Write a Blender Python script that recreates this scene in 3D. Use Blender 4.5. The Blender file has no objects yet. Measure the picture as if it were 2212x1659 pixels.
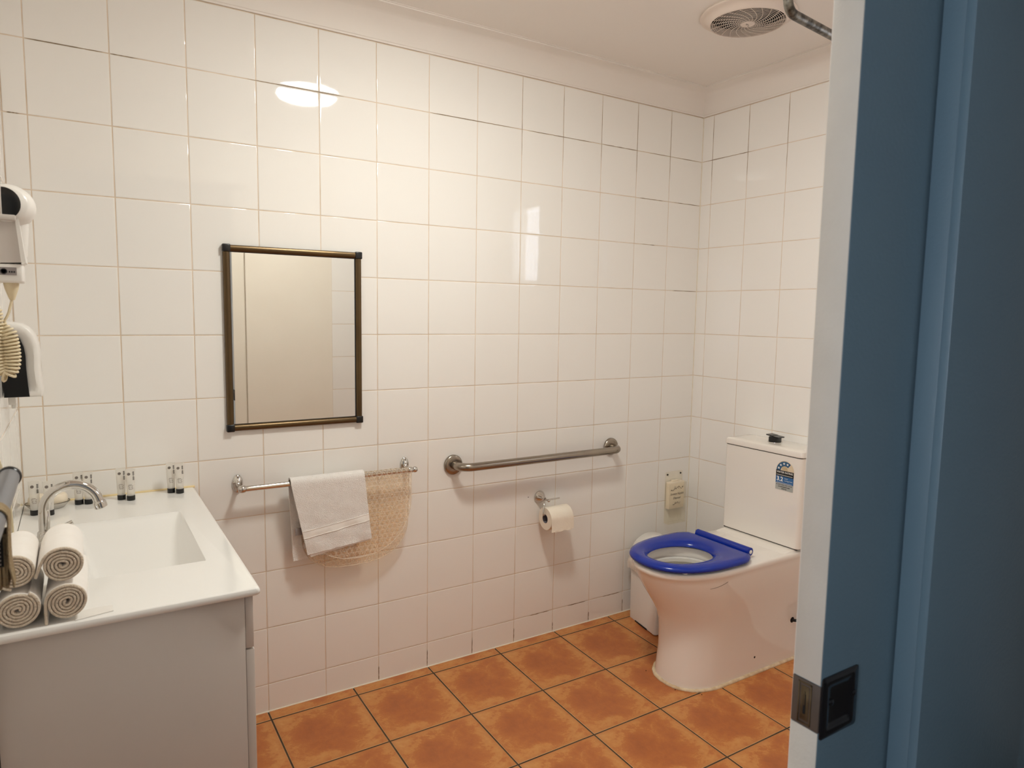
import bpy, bmesh, math, random
from mathutils import Vector, Matrix
from mathutils.bvhtree import BVHTree
random.seed(7)
PI=math.pi
col=bpy.context.scene.collection
S=bpy.context.scene
S.view_settings.view_transform='Standard'; S.view_settings.look='None'
S.view_settings.gamma=1; S.view_settings.use_curve_mapping=False
S.view_settings.exposure=0.0

# ------------------------------------------------------------------ materials
def lin(c):
    return tuple(((x/255)/12.92 if x/255<=0.04045 else ((x/255+0.055)/1.055)**2.4) for x in c)+(1,)
MATS={}
def mat(name,rgb,rough=.5,metal=0,coat=0,bump=None,spec=.5,emit=None,trans=0,var=None,sheen=0,ior=1.5):
    m=bpy.data.materials.new(name); m.use_nodes=True; nt=m.node_tree; b=nt.nodes['Principled BSDF']
    b.inputs['Base Color'].default_value=lin(rgb); b.inputs['Roughness'].default_value=rough
    b.inputs['Metallic'].default_value=metal; b.inputs['Specular IOR Level'].default_value=spec
    b.inputs['IOR'].default_value=ior
    if coat: b.inputs['Coat Weight'].default_value=coat; b.inputs['Coat Roughness'].default_value=.04
    if sheen: b.inputs['Sheen Weight'].default_value=sheen
    if trans: b.inputs['Transmission Weight'].default_value=trans
    if emit:
        b.inputs['Emission Color'].default_value=lin(emit[0]); b.inputs['Emission Strength'].default_value=emit[1]
    tc=nt.nodes.new('ShaderNodeTexCoord')
    if var:                                   # (scale, amount, other colour)
        n=nt.nodes.new('ShaderNodeTexNoise'); n.inputs['Scale'].default_value=var[0]; n.inputs['Detail'].default_value=5
        nt.links.new(tc.outputs['Object'],n.inputs['Vector'])
        r=nt.nodes.new('ShaderNodeValToRGB'); r.color_ramp.elements[0].position=.5-var[1]; r.color_ramp.elements[1].position=.5+var[1]
        r.color_ramp.elements[0].color=lin(rgb); r.color_ramp.elements[1].color=lin(var[2])
        nt.links.new(n.outputs['Fac'],r.inputs['Fac']); nt.links.new(r.outputs['Color'],b.inputs['Base Color'])
    if bump:                                  # (scale, strength, distance)
        n=nt.nodes.new('ShaderNodeTexNoise'); n.inputs['Scale'].default_value=bump[0]; n.inputs['Detail'].default_value=3
        nt.links.new(tc.outputs['Object'],n.inputs['Vector'])
        bp=nt.nodes.new('ShaderNodeBump'); bp.inputs['Strength'].default_value=bump[1]; bp.inputs['Distance'].default_value=bump[2]
        nt.links.new(n.outputs['Fac'],bp.inputs['Height']); nt.links.new(bp.outputs['Normal'],b.inputs['Normal'])
    MATS[name]=m; return m
mat('tile_glaze',(238,234,229),rough=.032,bump=(7,.07,.004),var=(1.6,.3,(240,237,232)),spec=.5)
mat('tile_grout',(232,217,200),rough=.85,bump=(400,.4,.001),var=(11,.22,(206,184,158)))
mat('grout_dirty',(122,104,84),rough=.9,var=(60,.3,(160,140,116)))
mat('ceiling_paint',(233,226,219),rough=.75,bump=(60,.08,.002))
mat('cornice_paint',(233,226,219),rough=.6,bump=(40,.08,.002))
mat('cream_paint',(236,228,215),rough=.38,bump=(70,.08,.002),var=(4,.25,(232,223,209)))
mat('edge_paint',(206,199,186),rough=.35,bump=(130,.25,.002),var=(18,.3,(198,191,178)))
mat('blue_paint',(104,126,136),rough=.36,bump=(160,.22,.002),var=(5,.3,(100,121,132)))
mat('hall_paint',(205,203,198),rough=.7,bump=(60,.1,.002))
mat('porcelain',(238,232,224),rough=.07,coat=.3,var=(3,.3,(236,229,220)))
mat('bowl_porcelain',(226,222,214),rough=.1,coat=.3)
mat('blue_plastic',(6,42,146),rough=.2,spec=.4,var=(2.5,.3,(8,46,152)))
mat('vanity_stone',(238,236,232),rough=.12,coat=.25,var=(6,.3,(235,233,229)))
mat('cabinet_white',(205,197,190),rough=.33,bump=(200,.04,.001),var=(3,.3,(200,192,185)))
mat('white_plastic',(232,228,222),rough=.3,bump=(90,.04,.001))
mat('bag_plastic',(226,217,206),rough=.28,bump=(60,.5,.004),var=(20,.3,(212,202,190)))
mat('chrome',(214,210,204),rough=.06,metal=1,var=(6,.3,(208,205,200)))
mat('steel_brushed',(168,158,145),rough=.24,metal=1,bump=(220,.06,.001),var=(14,.3,(150,141,130)))
mat('zinc_tube',(128,122,112),rough=.42,metal=.75,bump=(120,.3,.002),var=(60,.14,(58,52,44)))
mat('bronze_frame',(104,84,55),rough=.3,metal=.7,var=(8,.3,(84,66,44)))
mat('black_plastic',(14,14,15),rough=.3,var=(9,.3,(19,18,18)))
mat('dark_plastic',(22,21,24),rough=.14,var=(9,.3,(28,27,28)))
mat('black_cap',(12,12,12),rough=.35,var=(9,.3,(16,15,15)))
mat('rubber',(35,30,26),rough=.7,var=(30,.3,(26,22,19)))
mat('mirror_glass',(232,232,230),rough=.005,metal=1,var=(2,.3,(231,231,229)))
mat('terry',(246,241,236),rough=.95,bump=(420,.8,.004),var=(70,.3,(238,231,225)),sheen=.4)
mat('terry_plain',(244,239,233),rough=.85,bump=(160,.3,.001),sheen=.3,var=(40,.3,(238,232,225)))
mat('terry_ends',(236,223,204),rough=.95,bump=(420,1.0,.004),var=(160,.28,(214,196,172)),sheen=.3)
mat('grey_metal',(134,136,142),rough=.38,metal=.55,bump=(90,.04,.001),var=(9,.3,(128,130,136)))
mat('beige_cloth',(172,152,118),rough=.95,bump=(260,1.0,.004),var=(120,.3,(146,124,92)))
mat('paper',(238,228,212),rough=.85,bump=(160,.35,.002),var=(25,.3,(233,221,204)))
mat('card_grey',(120,112,118),rough=.8,var=(40,.3,(104,98,104)))
mat('bead_cream',(232,217,188),rough=.5,bump=(90,.6,.003),var=(38,.26,(190,160,120)))
mat('bead_white',(236,228,212),rough=.5,bump=(90,.4,.002),var=(30,.3,(224,211,188)))
mat('bead_yellow',(233,212,164),rough=.5,var=(9,.3,(224,200,150)))
mat('cord_cream',(228,214,182),rough=.5,bump=(50,.1,.001),var=(20,.3,(216,200,165)))
mat('soap',(238,226,205),rough=.45,bump=(20,.1,.002),var=(6,.3,(232,218,195)))
mat('brass_old',(120,106,80),rough=.38,metal=.7,bump=(120,.3,.001),var=(35,.22,(74,62,44)))
mat('lock_brown',(88,76,66),rough=.5,bump=(140,.3,.001),var=(30,.3,(74,62,53)))
mat('sticker_blue',(48,104,158),rough=.35,var=(60,.3,(44,98,152)))
mat('sticker_teal',(44,92,128),rough=.35,var=(60,.3,(40,88,124)))
mat('sticker_grey',(178,180,174),rough=.4,var=(40,.3,(170,172,166)))
mat('sticker_cream',(226,208,178),rough=.4,var=(40,.3,(220,200,170)))
mat('ink_black',(18,16,15),rough=.5,var=(60,.3,(22,20,19)))
mat('ink_brown',(92,78,62),rough=.6,var=(60,.3,(80,66,50)))
mat('ink_grey',(120,112,106),rough=.6,var=(60,.3,(112,104,98)))
mat('ink_white',(240,238,232),rough=.5,var=(60,.3,(236,234,228)))
mat('ink_gold',(186,164,110),rough=.5,var=(60,.3,(176,152,100)))
mat('label_grey',(150,142,140),rough=.5,var=(60,.3,(140,132,130)))
mat('fan_plastic',(226,212,200),rough=.45,var=(12,.3,(221,206,194)))
mat('void_black',(7,6,6),rough=.9,var=(9,.3,(9,8,8)))
mat('hole_dark',(22,16,12),rough=.9,var=(9,.3,(28,20,15)))
mat('hall_carpet',(120,110,100),rough=.95,bump=(300,.8,.004),var=(90,.3,(104,95,86)))
mat('aluminium',(210,208,204),rough=.3,metal=.6,var=(9,.3,(204,202,198)))
mat('mesh_dark',(110,100,92),rough=.5,metal=.5,var=(9,.3,(100,92,84)))

def thin(name,rgb,alpha,rough=.06,mixdiff=.3):
    """thin clear plastic: part glossy/diffuse sheet, part straight-through"""
    m=bpy.data.materials.new(name); m.use_nodes=True; nt=m.node_tree; nt.nodes.clear()
    o=nt.nodes.new('ShaderNodeOutputMaterial'); t=nt.nodes.new('ShaderNodeBsdfTransparent'); p=nt.nodes.new('ShaderNodeBsdfPrincipled')
    t.inputs['Color'].default_value=lin(rgb); p.inputs['Base Color'].default_value=lin(rgb); p.inputs['Roughness'].default_value=rough
    mx=nt.nodes.new('ShaderNodeMixShader'); 
    tc=nt.nodes.new('ShaderNodeTexCoord'); n=nt.nodes.new('ShaderNodeTexNoise'); n.inputs['Scale'].default_value=30
    nt.links.new(tc.outputs['Object'],n.inputs['Vector'])
    ma=nt.nodes.new('ShaderNodeMath'); ma.operation='MULTIPLY_ADD'; ma.inputs[1].default_value=.08; ma.inputs[2].default_value=alpha-.04
    nt.links.new(n.outputs['Fac'],ma.inputs[0]); nt.links.new(ma.outputs[0],mx.inputs['Fac'])
    nt.links.new(t.outputs[0],mx.inputs[1]); nt.links.new(p.outputs[0],mx.inputs[2]); nt.links.new(mx.outputs[0],o.inputs['Surface'])
    MATS[name]=m; return m
thin('clear_tube',(244,241,236),.50,.14)
thin('clear_acrylic',(254,253,250),.045,.04)
thin('window_glass',(250,252,255),.10,.02)
thin('frosted_glass',(244,246,250),.45,.35)
m=thin('vinyl_mat',(251,242,229),.34,.08)
nt=m.node_tree; mx=[n for n in nt.nodes if n.type=='MIX_SHADER'][0]
at=nt.nodes.new('ShaderNodeAttribute'); at.attribute_name='pat'
ml=nt.nodes.new('ShaderNodeMath'); ml.operation='MULTIPLY_ADD'; ml.inputs[1].default_value=.45; ml.inputs[2].default_value=.09
nt.links.new(at.outputs['Fac'],ml.inputs[0]); nt.links.new(ml.outputs[0],mx.inputs['Fac'])

# lamp diffuser
m=bpy.data.materials.new('lamp_diffuser'); m.use_nodes=True; b=m.node_tree.nodes['Principled BSDF']
b.inputs['Base Color'].default_value=(.9,.88,.84,1); b.inputs['Roughness'].default_value=.3
b.inputs['Emission Color'].default_value=(.99,1,.93,1); b.inputs['Emission Strength'].default_value=99
MATS['lamp_diffuser']=m

# terracotta floor tile: the same print on every tile (uv 0..1 on each tile)
m=bpy.data.materials.new('terracotta_tile'); m.use_nodes=True; nt=m.node_tree; b=nt.nodes['Principled BSDF']
N=nt.nodes.new; L=nt.links.new
uv=N('ShaderNodeUVMap'); uv.uv_map='UVMap'
def noise(scale,detail,rough,off,dist=0):
    mp=N('ShaderNodeMapping'); mp.inputs['Location'].default_value=off; L(uv.outputs[0],mp.inputs[0])
    n=N('ShaderNodeTexNoise'); n.inputs['Scale'].default_value=scale; n.inputs['Detail'].default_value=detail; n.inputs['Roughness'].default_value=rough
    n.inputs['Distortion'].default_value=dist
    L(mp.outputs[0],n.inputs['Vector']); return n
def math_(op,a,bv,c=None):
    n=N('ShaderNodeMath'); n.operation=op
    for i,v in enumerate((a,bv,c)):
        if v is None: continue
        if isinstance(v,(int,float)): n.inputs[i].default_value=v
        else: L(v,n.inputs[i])
    return n.outputs[0]
sp=N('ShaderNodeSeparateXYZ'); L(uv.outputs[0],sp.inputs[0])
fx=math_('ABSOLUTE',math_('SUBTRACT',math_('FRACT',sp.outputs[0],0),.5),0); fy=math_('ABSOLUTE',math_('SUBTRACT',math_('FRACT',sp.outputs[1],0),.5),0)
fr=math_('POWER',math_('ADD',math_('POWER',fx,3.0),math_('POWER',fy,3.0)),.333)      # 0 centre .. ~.5 edge
n1=noise(3.2,8,.68,(3.1,1.7,0),.5); n2=noise(2.1,7,.7,(7.7,4.2,0),.9); n3=noise(12,8,.78,(1,9,0),.4)
n5=noise(1.3,6,.62,(5.3,2.1,0),.6)
k=math_('ADD',math_('MULTIPLY',fr,.62),math_('MULTIPLY',math_('SUBTRACT',n1.outputs['Fac'],.5),.75))
k=math_('ADD',k,math_('MULTIPLY',math_('SUBTRACT',n2.outputs['Fac'],.5),.55))
k=math_('ADD',k,math_('MULTIPLY',math_('SUBTRACT',n3.outputs['Fac'],.5),.28))
k=math_('ADD',k,math_('MULTIPLY',math_('SUBTRACT',n5.outputs['Fac'],.5),.35))
k=math_('ADD',k,.045)
r=N('ShaderNodeValToRGB'); els=r.color_ramp.elements
els[0].position=.0; els[0].color=lin((172,100,56)); els[1].position=.56; els[1].color=lin((216,160,100))
for ps,cc in ((.12,(182,107,58)),(.20,(188,113,60)),(.27,(194,121,64)),(.31,(205,138,77)),(.40,(210,148,86))):
    e=els.new(ps); e.color=lin(cc)
L(k,r.inputs['Fac'])
n4=noise(30,6,.8,(4,4,0)); 
mixc=N('ShaderNodeMix'); mixc.data_type='RGBA'; mixc.blend_type='MULTIPLY'
L(math_('MULTIPLY',n4.outputs['Fac'],.32),mixc.inputs[0]); L(r.outputs['Color'],mixc.inputs[6]); mixc.inputs[7].default_value=(.55,.45,.35,1)
# rusty brown rim close to the tile edge
rim=N('ShaderNodeMapRange'); rim.inputs[1].default_value=.43; rim.inputs[2].default_value=.5; L(math_('MAXIMUM',fx,fy),rim.inputs[0])
mixd=N('ShaderNodeMix'); mixd.data_type='RGBA'; L(math_('MULTIPLY',rim.outputs[0],.7),mixd.inputs[0]); L(mixc.outputs[2],mixd.inputs[6]); mixd.inputs[7].default_value=lin((184,112,58))
L(mixd.outputs[2],b.inputs['Base Color']); b.inputs['Roughness'].default_value=.42
bp=N('ShaderNodeBump'); bp.inputs['Strength'].default_value=.22; bp.inputs['Distance'].default_value=.003; L(n3.outputs['Fac'],bp.inputs['Height']); L(bp.outputs['Normal'],b.inputs['Normal'])
MATS['terracotta_tile']=m
mat('floor_grout',(62,44,30),rough=.9,bump=(300,.5,.001),var=(7,.25,(96,74,52)))
mat('terracotta_edge_glint',(226,186,136),rough=.5,var=(60,.3,(206,160,108)))  # pale bevel colour: edge highlight painted onto the floor tiles

# ------------------------------------------------------------------ mesh helpers
class MB:
    def __init__(s): s.v=[]; s.f=[]; s.mi=[]; s.sm=[]; s.uv={}
    def add(s,vs,fs,mi=0,smooth=False):
        o=len(s.v); s.v+= [tuple(p) for p in vs]
        for f in fs: s.f.append([i+o for i in f]); s.mi.append(mi); s.sm.append(smooth)
        return o
    def box(s,a,b,mi=0,bev=0,seg=2):
        bm=bmesh.new(); bmesh.ops.create_cube(bm,size=1)
        c=[(a[i]+b[i])/2 for i in range(3)]; d=[abs(b[i]-a[i]) for i in range(3)]
        for v in bm.verts: v.co=Vector((c[0]+v.co.x*d[0],c[1]+v.co.y*d[1],c[2]+v.co.z*d[2]))
        if bev: bmesh.ops.bevel(bm,geom=list(bm.edges),offset=min(bev,min(d)*.49),segments=seg,affect='EDGES',profile=.5)
        s.bm(bm,mi,bool(bev)); return s
    def bm(s,bm,mi=0,smooth=False,M=None):
        bm.verts.index_update(); vs=[(M@v.co if M else v.co.copy()) for v in bm.verts]
        s.add(vs,[[v.index for v in f.verts] for f in bm.faces],mi,smooth); bm.free()
    def tube(s,pts,r,n=12,mi=0,cap=True,closed=False):
        pts=[Vector(p) for p in pts]; k=len(pts); rs=r if isinstance(r,(list,tuple)) else [r]*k
        T=[]
        for i in range(k):
            if closed: t=pts[(i+1)%k]-pts[i-1]
            else: t=pts[min(i+1,k-1)]-pts[max(i-1,0)]
            T.append(t.normalized() if t.length>1e-9 else Vector((0,0,1)))
        u=T[0].orthogonal().normalized(); rings=[]
        for i in range(k):
            u=(u-T[i]*u.dot(T[i])); u=u.normalized() if u.length>1e-6 else T[i].orthogonal().normalized()
            w=T[i].cross(u); rings.append([pts[i]+(u*math.cos(2*PI*j/n)+w*math.sin(2*PI*j/n))*rs[i] for j in range(n)])
        vs=[p for rg in rings for p in rg]; fs=[]
        for i in range(k if closed else k-1):
            a=i*n; b2=((i+1)%k)*n
            for j in range(n): fs.append([a+j,a+(j+1)%n,b2+(j+1)%n,b2+j])
        if cap and not closed: fs.append(list(range(n))[::-1]); fs.append([(k-1)*n+j for j in range(n)])
        s.add(vs,fs,mi,True); return s
    def lathe(s,prof,c=(0,0,0),axis='z',n=32,mi=0,cap=True):
        vs=[];fs=[];k=len(prof)
        for (r,h) in prof:
            for j in range(n):
                a=2*PI*j/n; x,y,z=r*math.cos(a),r*math.sin(a),h
                p={'z':(x,y,z),'y':(x,z,y),'-y':(x,-z,y),'x':(z,x,y),'-x':(-z,x,y)}[axis]
                vs.append((c[0]+p[0],c[1]+p[1],c[2]+p[2]))
        for i in range(k-1):
            for j in range(n): fs.append([i*n+j,i*n+(j+1)%n,(i+1)*n+(j+1)%n,(i+1)*n+j])
        if cap:
            if prof[0][0]>1e-6: fs.append(list(range(n))[::-1])
            if prof[-1][0]>1e-6: fs.append([(k-1)*n+j for j in range(n)])
        s.add(vs,fs,mi,True); return s
    def loft(s,rings,mi=0,closed=True,cap0=False,cap1=False,smooth=True):
        n=len(rings[0]); vs=[p for r in rings for p in r]; fs=[]
        for i in range(len(rings)-1):
            for j in range(n if closed else n-1): fs.append([i*n+j,i*n+(j+1)%n,(i+1)*n+(j+1)%n,(i+1)*n+j])
        if cap0: fs.append(list(range(n))[::-1])
        if cap1: fs.append([(len(rings)-1)*n+j for j in range(n)])
        s.add(vs,fs,mi,smooth); return s
    def poly(s,pts,mi=0): s.add(pts,[list(range(len(pts)))],mi,False); return s
    def prism(s,pts,d,mi=0,smooth=False):
        n=len(pts); a=[Vector(p) for p in pts]; b=[p+Vector(d) for p in a]
        s.add(a+b,[list(range(n))[::-1],[n+i for i in range(n)]]+[[i,(i+1)%n,n+(i+1)%n,n+i] for i in range(n)],mi,smooth); return s
    def build(s,name,mats,parent=None,fix=True,auto=40,kind=None,label=None):
        if isinstance(mats,str): mats=[mats]
        off=Vector(parent['_loc']) if parent else Vector((0,0,0))
        me=bpy.data.meshes.new(name); me.from_pydata([tuple(Vector(p)-off) for p in s.v],[],s.f)
        for m in mats: me.materials.append(MATS[m])
        me.polygons.foreach_set('material_index',s.mi); me.polygons.foreach_set('use_smooth',s.sm)
        if fix:
            bm=bmesh.new(); bm.from_mesh(me); bmesh.ops.remove_doubles(bm,verts=bm.verts,dist=1e-6); bmesh.ops.recalc_face_normals(bm,faces=bm.faces)
            if auto and any(s.sm):
                th=math.radians(auto)
                for e in bm.edges:
                    if len(e.link_faces)==2 and e.calc_face_angle(0)>th: e.smooth=False
            bm.to_mesh(me); bm.free()
        me.update(); o=bpy.data.objects.new(name,me); col.objects.link(o)
        if parent:
            o.parent=parent['_obj']
        if kind: o['kind']=kind
        if label: o['label']=label
        return o
class Part(dict): pass
def thing(name,label,cat,loc=(0,0,0),group=None):
    o=bpy.data.objects.new(name,None); col.objects.link(o); o.location=loc; o.empty_display_size=.05
    o['label']=label; o['category']=cat
    if group: o['group']=group
    return {'_obj':o,'_loc':Vector(loc)}
def struct_root(name,loc=(0,0,0)):
    o=bpy.data.objects.new(name,None); col.objects.link(o); o.location=loc; o.empty_display_size=.05; o['kind']='structure'
    return {'_obj':o,'_loc':Vector(loc)}
def under(o,root): return {'_obj':o,'_loc':root['_loc']}
def tag(o,label,cat,group=None):
    o['label']=label; o['category']=cat
    if group: o['group']=group
    return o
def recenter(o):
    """move a top level mesh's origin to the middle of its base"""
    me=o.data; xs=[v.co for v in me.vertices]
    c=Vector((sum(v.x for v in xs)/len(xs),sum(v.y for v in xs)/len(xs),min(v.z for v in xs)))
    for v in me.vertices: v.co-=c
    o.location=c; return o
def text_mb(txt,size,origin,ux,uy,extr=.0002,shear=0,align='CENTER',bold=0,spacing=1):
    cu=bpy.data.curves.new('t','FONT'); cu.body=txt; cu.size=size; cu.extrude=0; cu.align_x=align; cu.shear=shear; cu.offset=bold; cu.space_character=spacing
    ob=bpy.data.objects.new('t',cu); col.objects.link(ob); dg=bpy.context.evaluated_depsgraph_get(); dg.update()
    me=bpy.data.meshes.new_from_object(ob.evaluated_get(dg)); bpy.data.objects.remove(ob); bpy.data.curves.remove(cu)
    o=Vector(origin); ux=Vector(ux); uy=Vector(uy)
    vs=[o+ux*v.co.x+uy*v.co.y for v in me.vertices]; fs=[list(p.vertices) for p in me.polygons]
    bpy.data.meshes.remove(me); return vs,fs
def arc(c,r,a0,a1,n,e1,e2):
    c=Vector(c); e1=Vector(e1); e2=Vector(e2)
    return [c+e1*(r*math.cos(a0+(a1-a0)*i/n))+e2*(r*math.sin(a0+(a1-a0)*i/n)) for i in range(n+1)]
def bez(pts,n=24):
    """catmull-rom through points"""
    P=[Vector(p) for p in pts]; P=[P[0]*2-P[1]]+P+[P[-1]*2-P[-2]]; out=[]
    for i in range(1,len(P)-2):
        for k in range(n):
            t=k/n; a,b,c,d=P[i-1],P[i],P[i+1],P[i+2]
            out.append(.5*((2*b)+(c-a)*t+(2*a-5*b+4*c-d)*t*t+(3*b-a-3*c+d)*t**3))
    out.append(P[-2]); return out

# ------------------------------------------------------------------ room dimensions
P=.2; XM=.2038; N1=.0624; Z11=.0983
XL=-2.66; YF=-1.80; CEIL=2.40; CORN=2.300
def fz(y): return .0275*y
# tiled skin: cells between edges; each tile a cushion-edged raised piece over the grout plane
def tiles(mb,O,U,V,Nn,us,vs,holes=(),g=.0014,t=.0012,tilt=.00016,rnd=None):
    O,U,V,Nn=Vector(O),Vector(U),Vector(V),Vector(Nn); rnd=rnd or random.Random(3)
    def cell(a,b,c,d):
        if b-a<.004 or d-c<.004: return
        a+=g;b-=g;c+=g;d-=g
        h=[rnd.uniform(-1,1)*tilt for _ in range(4)]
        def P_(u,v,z):
            fu=(u-a)/(b-a); fv=(v-c)/(d-c)
            dz=(h[0]*(1-fu)+h[1]*fu)*(1-fv)+(h[3]*(1-fu)+h[2]*fu)*fv
            return O+U*u+V*v+Nn*(z+(dz if z>0 else 0)-t)
        rings=[]
        for ins,z in ((0,0),(.0002,.55*t),(.0009,.85*t),(.0024,.97*t),(.0055,t)):
            if (b-a)<=ins*2.2 or (d-c)<=ins*2.2: break
            rings.append([P_(a+ins,c+ins,z),P_(b-ins,c+ins,z),P_(b-ins,d-ins,z),P_(a+ins,d-ins,z)])
        mb.loft(rings,0,cap1=True)
    for i in range(len(us)-1):
        for j in range(len(vs)-1):
            rects=[(us[i],us[i+1],vs[j],vs[j+1])]
            for (ha,hb,hc,hd) in holes:
                nr=[]
                for (a,b,c,d) in rects:
                    if b<=ha or a>=hb or d<=hc or c>=hd: nr.append((a,b,c,d)); continue
                    if a<ha: nr.append((a,ha,c,d))
                    if b>hb: nr.append((hb,b,c,d))
                    x0,x1=max(a,ha),min(b,hb)
                    if c<hc: nr.append((x0,x1,c,hc))
                    if d>hd: nr.append((x0,x1,hd,d))
                rects=nr
            for r_ in rects: cell(*r_)
zs=[-.06]+[Z11+P*k for k in range(12)]; zs[-1]=min(zs[-1],2.2983)
# back wall (y=0)
xs=[XL]+[-(XM+P*k) for k in range(12,-1,-1)]+[0]
mb=MB(); tiles(mb,(0,0,0),(1,0,0),(0,0,1),(0,-1,0),xs,zs)
mb.box((XL-.1,.0012,-.1),(.1,.1,CEIL+.05),1)
# mouldy stretches of joint
rg=random.Random(5)
def stain(mb,a,b,w=.0011,yy=-.0002,n=8,nrm=(0,-1,0)):
    a=Vector(a); b=Vector(b); up=Vector((0,0,1)) if abs((b-a).z)<.01 else (Vector((1,0,0)) if nrm[1] else Vector((0,1,0)))
    top=[];bot=[]
    for i in range(n+1):
        p=a.lerp(b,i/n)+Vector(nrm)*.0002; ww=w*rg.uniform(.25,1.3)*(0.2 if i in(0,n) else 1)
        top.append(p+up*ww); bot.append(p-up*ww)
    mb.poly(top+bot[::-1],2)
z1=Z11+10*P; z2=Z11+9*P
for (xa,xb,z) in ((-2.6,-2.42,z1),(-2.40,-2.33,z1),(-2.65,-2.62,z2),(-2.03,-1.72,z1),(-1.4,-1.02,z1),(-.98,-.66,z1),(-.6,-.4,z1),(-.33,-.02,z1),(-.38,-.24,z2),(-.17,-.01,z2),(-.36,-.28,z2-P),(-.16,-.01,z2-2*P)):
    stain(mb,(xa,0,z),(xb,0,z),.0012)
for k in (3,2,1,4,5,6,7):
    x=-(XM+P*k); stain(mb,(x,0,.0),(x,0,rg.uniform(.04,.085)),.0016)
for k in (0,1,2,3,4): x=-(XM+P*k); stain(mb,(x,0,2.0),(x,0,2.28),.0008)
for k in (1,2,3): x=-(XM+P*k); stain(mb,(x-.12,0,Z11),(x-.02,0,Z11),.0016)
mb.build('wall_back',['tile_glaze','tile_grout','grout_dirty'],kind='structure')
# end wall (x=0) behind the toilet, with the window near its right end
WIN=(.655,1.66,1.565,2.08)
us=[0]+[N1+P*k for k in range(9)]+[1.80]
mb=MB(); tiles(mb,(0,0,0),(0,-1,0),(0,0,1),(-1,0,0),us,zs,holes=[WIN],rnd=random.Random(11))
mb.box((.0012,0.0,-.1),(.1,-WIN[0],CEIL+.05),1); mb.box((.0012,-WIN[1],-.1),(.1,-1.9,CEIL+.05),1)
mb.box((.0012,-WIN[0],-.1),(.1,-WIN[1],WIN[2]),1); mb.box((.0012,-WIN[0],WIN[3]),(.1,-WIN[1],CEIL+.05),1) if False else mb.box((.0012,-WIN[0],WIN[3]),(.1,-WIN[1],CEIL+.05),1)
for k in (0,1,2): stain(mb,(0,-(N1+P*k),2.0),(0,-(N1+P*k),2.28),.0008,nrm=(-1,0,0))
stain(mb,(0,-.01,z1),(0,-.28,z1),.0012,nrm=(-1,0,0))
mb.build('wall_right',['tile_glaze','tile_grout','grout_dirty'],kind='structure')
# left wall (x=XL)
mb=MB(); tiles(mb,(XL,0,0),(0,-1,0),(0,0,1),(1,0,0),[0,.13]+[.13+P*k for k in range(1,9)]+[1.80],zs,rnd=random.Random(4))
mb.box((XL-.1,.1,-.1),(XL-.0012,-1.9,CEIL+.05),1)
mb.build('wall_left',['tile_glaze','tile_grout'],kind='structure')
# front wall: bathroom skin (tile + cream board) and hall skin, pocket between
OPL=-2.62; JX=-1.5796; HEAD=2.06
mb=MB(); tiles(mb,(0,YF,0),(-1,0,0),(0,0,1),(0,1,0),[0]+[P*k-.01 for k in range(1,6)]+[1.178],zs,rnd=random.Random(9))
mb.box((0,YF-.0012,-.1),(-1.178,YF-.02,CEIL+.05),1)
mb.box((-1.178,YF,-.1),(-1.672,YF-.02,CEIL+.05),2); mb.box((-1.672,YF,HEAD),(OPL,YF-.02,CEIL+.05),2); mb.box((OPL,YF,-.1),(XL,YF-.10,CEIL+.05),2)
mb.build('wall_front',['tile_glaze','tile_grout','cream_paint'],kind='structure')
mb=MB()
mb.box((JX+.02,-1.872,-.1),(.1,-1.894,CEIL+.05),0); mb.box((JX+.02,-1.872,HEAD+.02),(OPL,-1.894,CEIL+.05),0); mb.box((OPL-.02,-1.872,-.1),(-3.7,-1.894,CEIL+.05),0)
mb.build('wall_hall_front','blue_paint',kind='structure')
# door jamb and architrave (painted blue)
mb=MB(); mb.box((JX,-1.867,-.08),(JX+.02,-1.8948,HEAD+.02),0,.0004); 
mb.build('trim_1','blue_paint',kind='structure')
mb=MB(); mb.box((JX+.0004,-1.8945,-.08),(JX+.32,-1.906,HEAD+.09),0,.0008); mb.box((JX+.0004,-1.8945,HEAD+.02),(OPL-.07,-1.906,HEAD+.09),0,.0015)
mb.box((OPL,-1.8945,-.08),(OPL-.07,-1.906,HEAD+.02),0,.0015)
mb.build('trim_2','blue_paint',kind='structure')
mb=MB(); mb.box((OPL,-1.82,HEAD),(JX,-1.872,HEAD+.02),0); mb.box((OPL-.02,-1.82,-.08),(OPL,-1.8944,HEAD+.02),0)
mb.build('trim_3','cream_paint',kind='structure')
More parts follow.
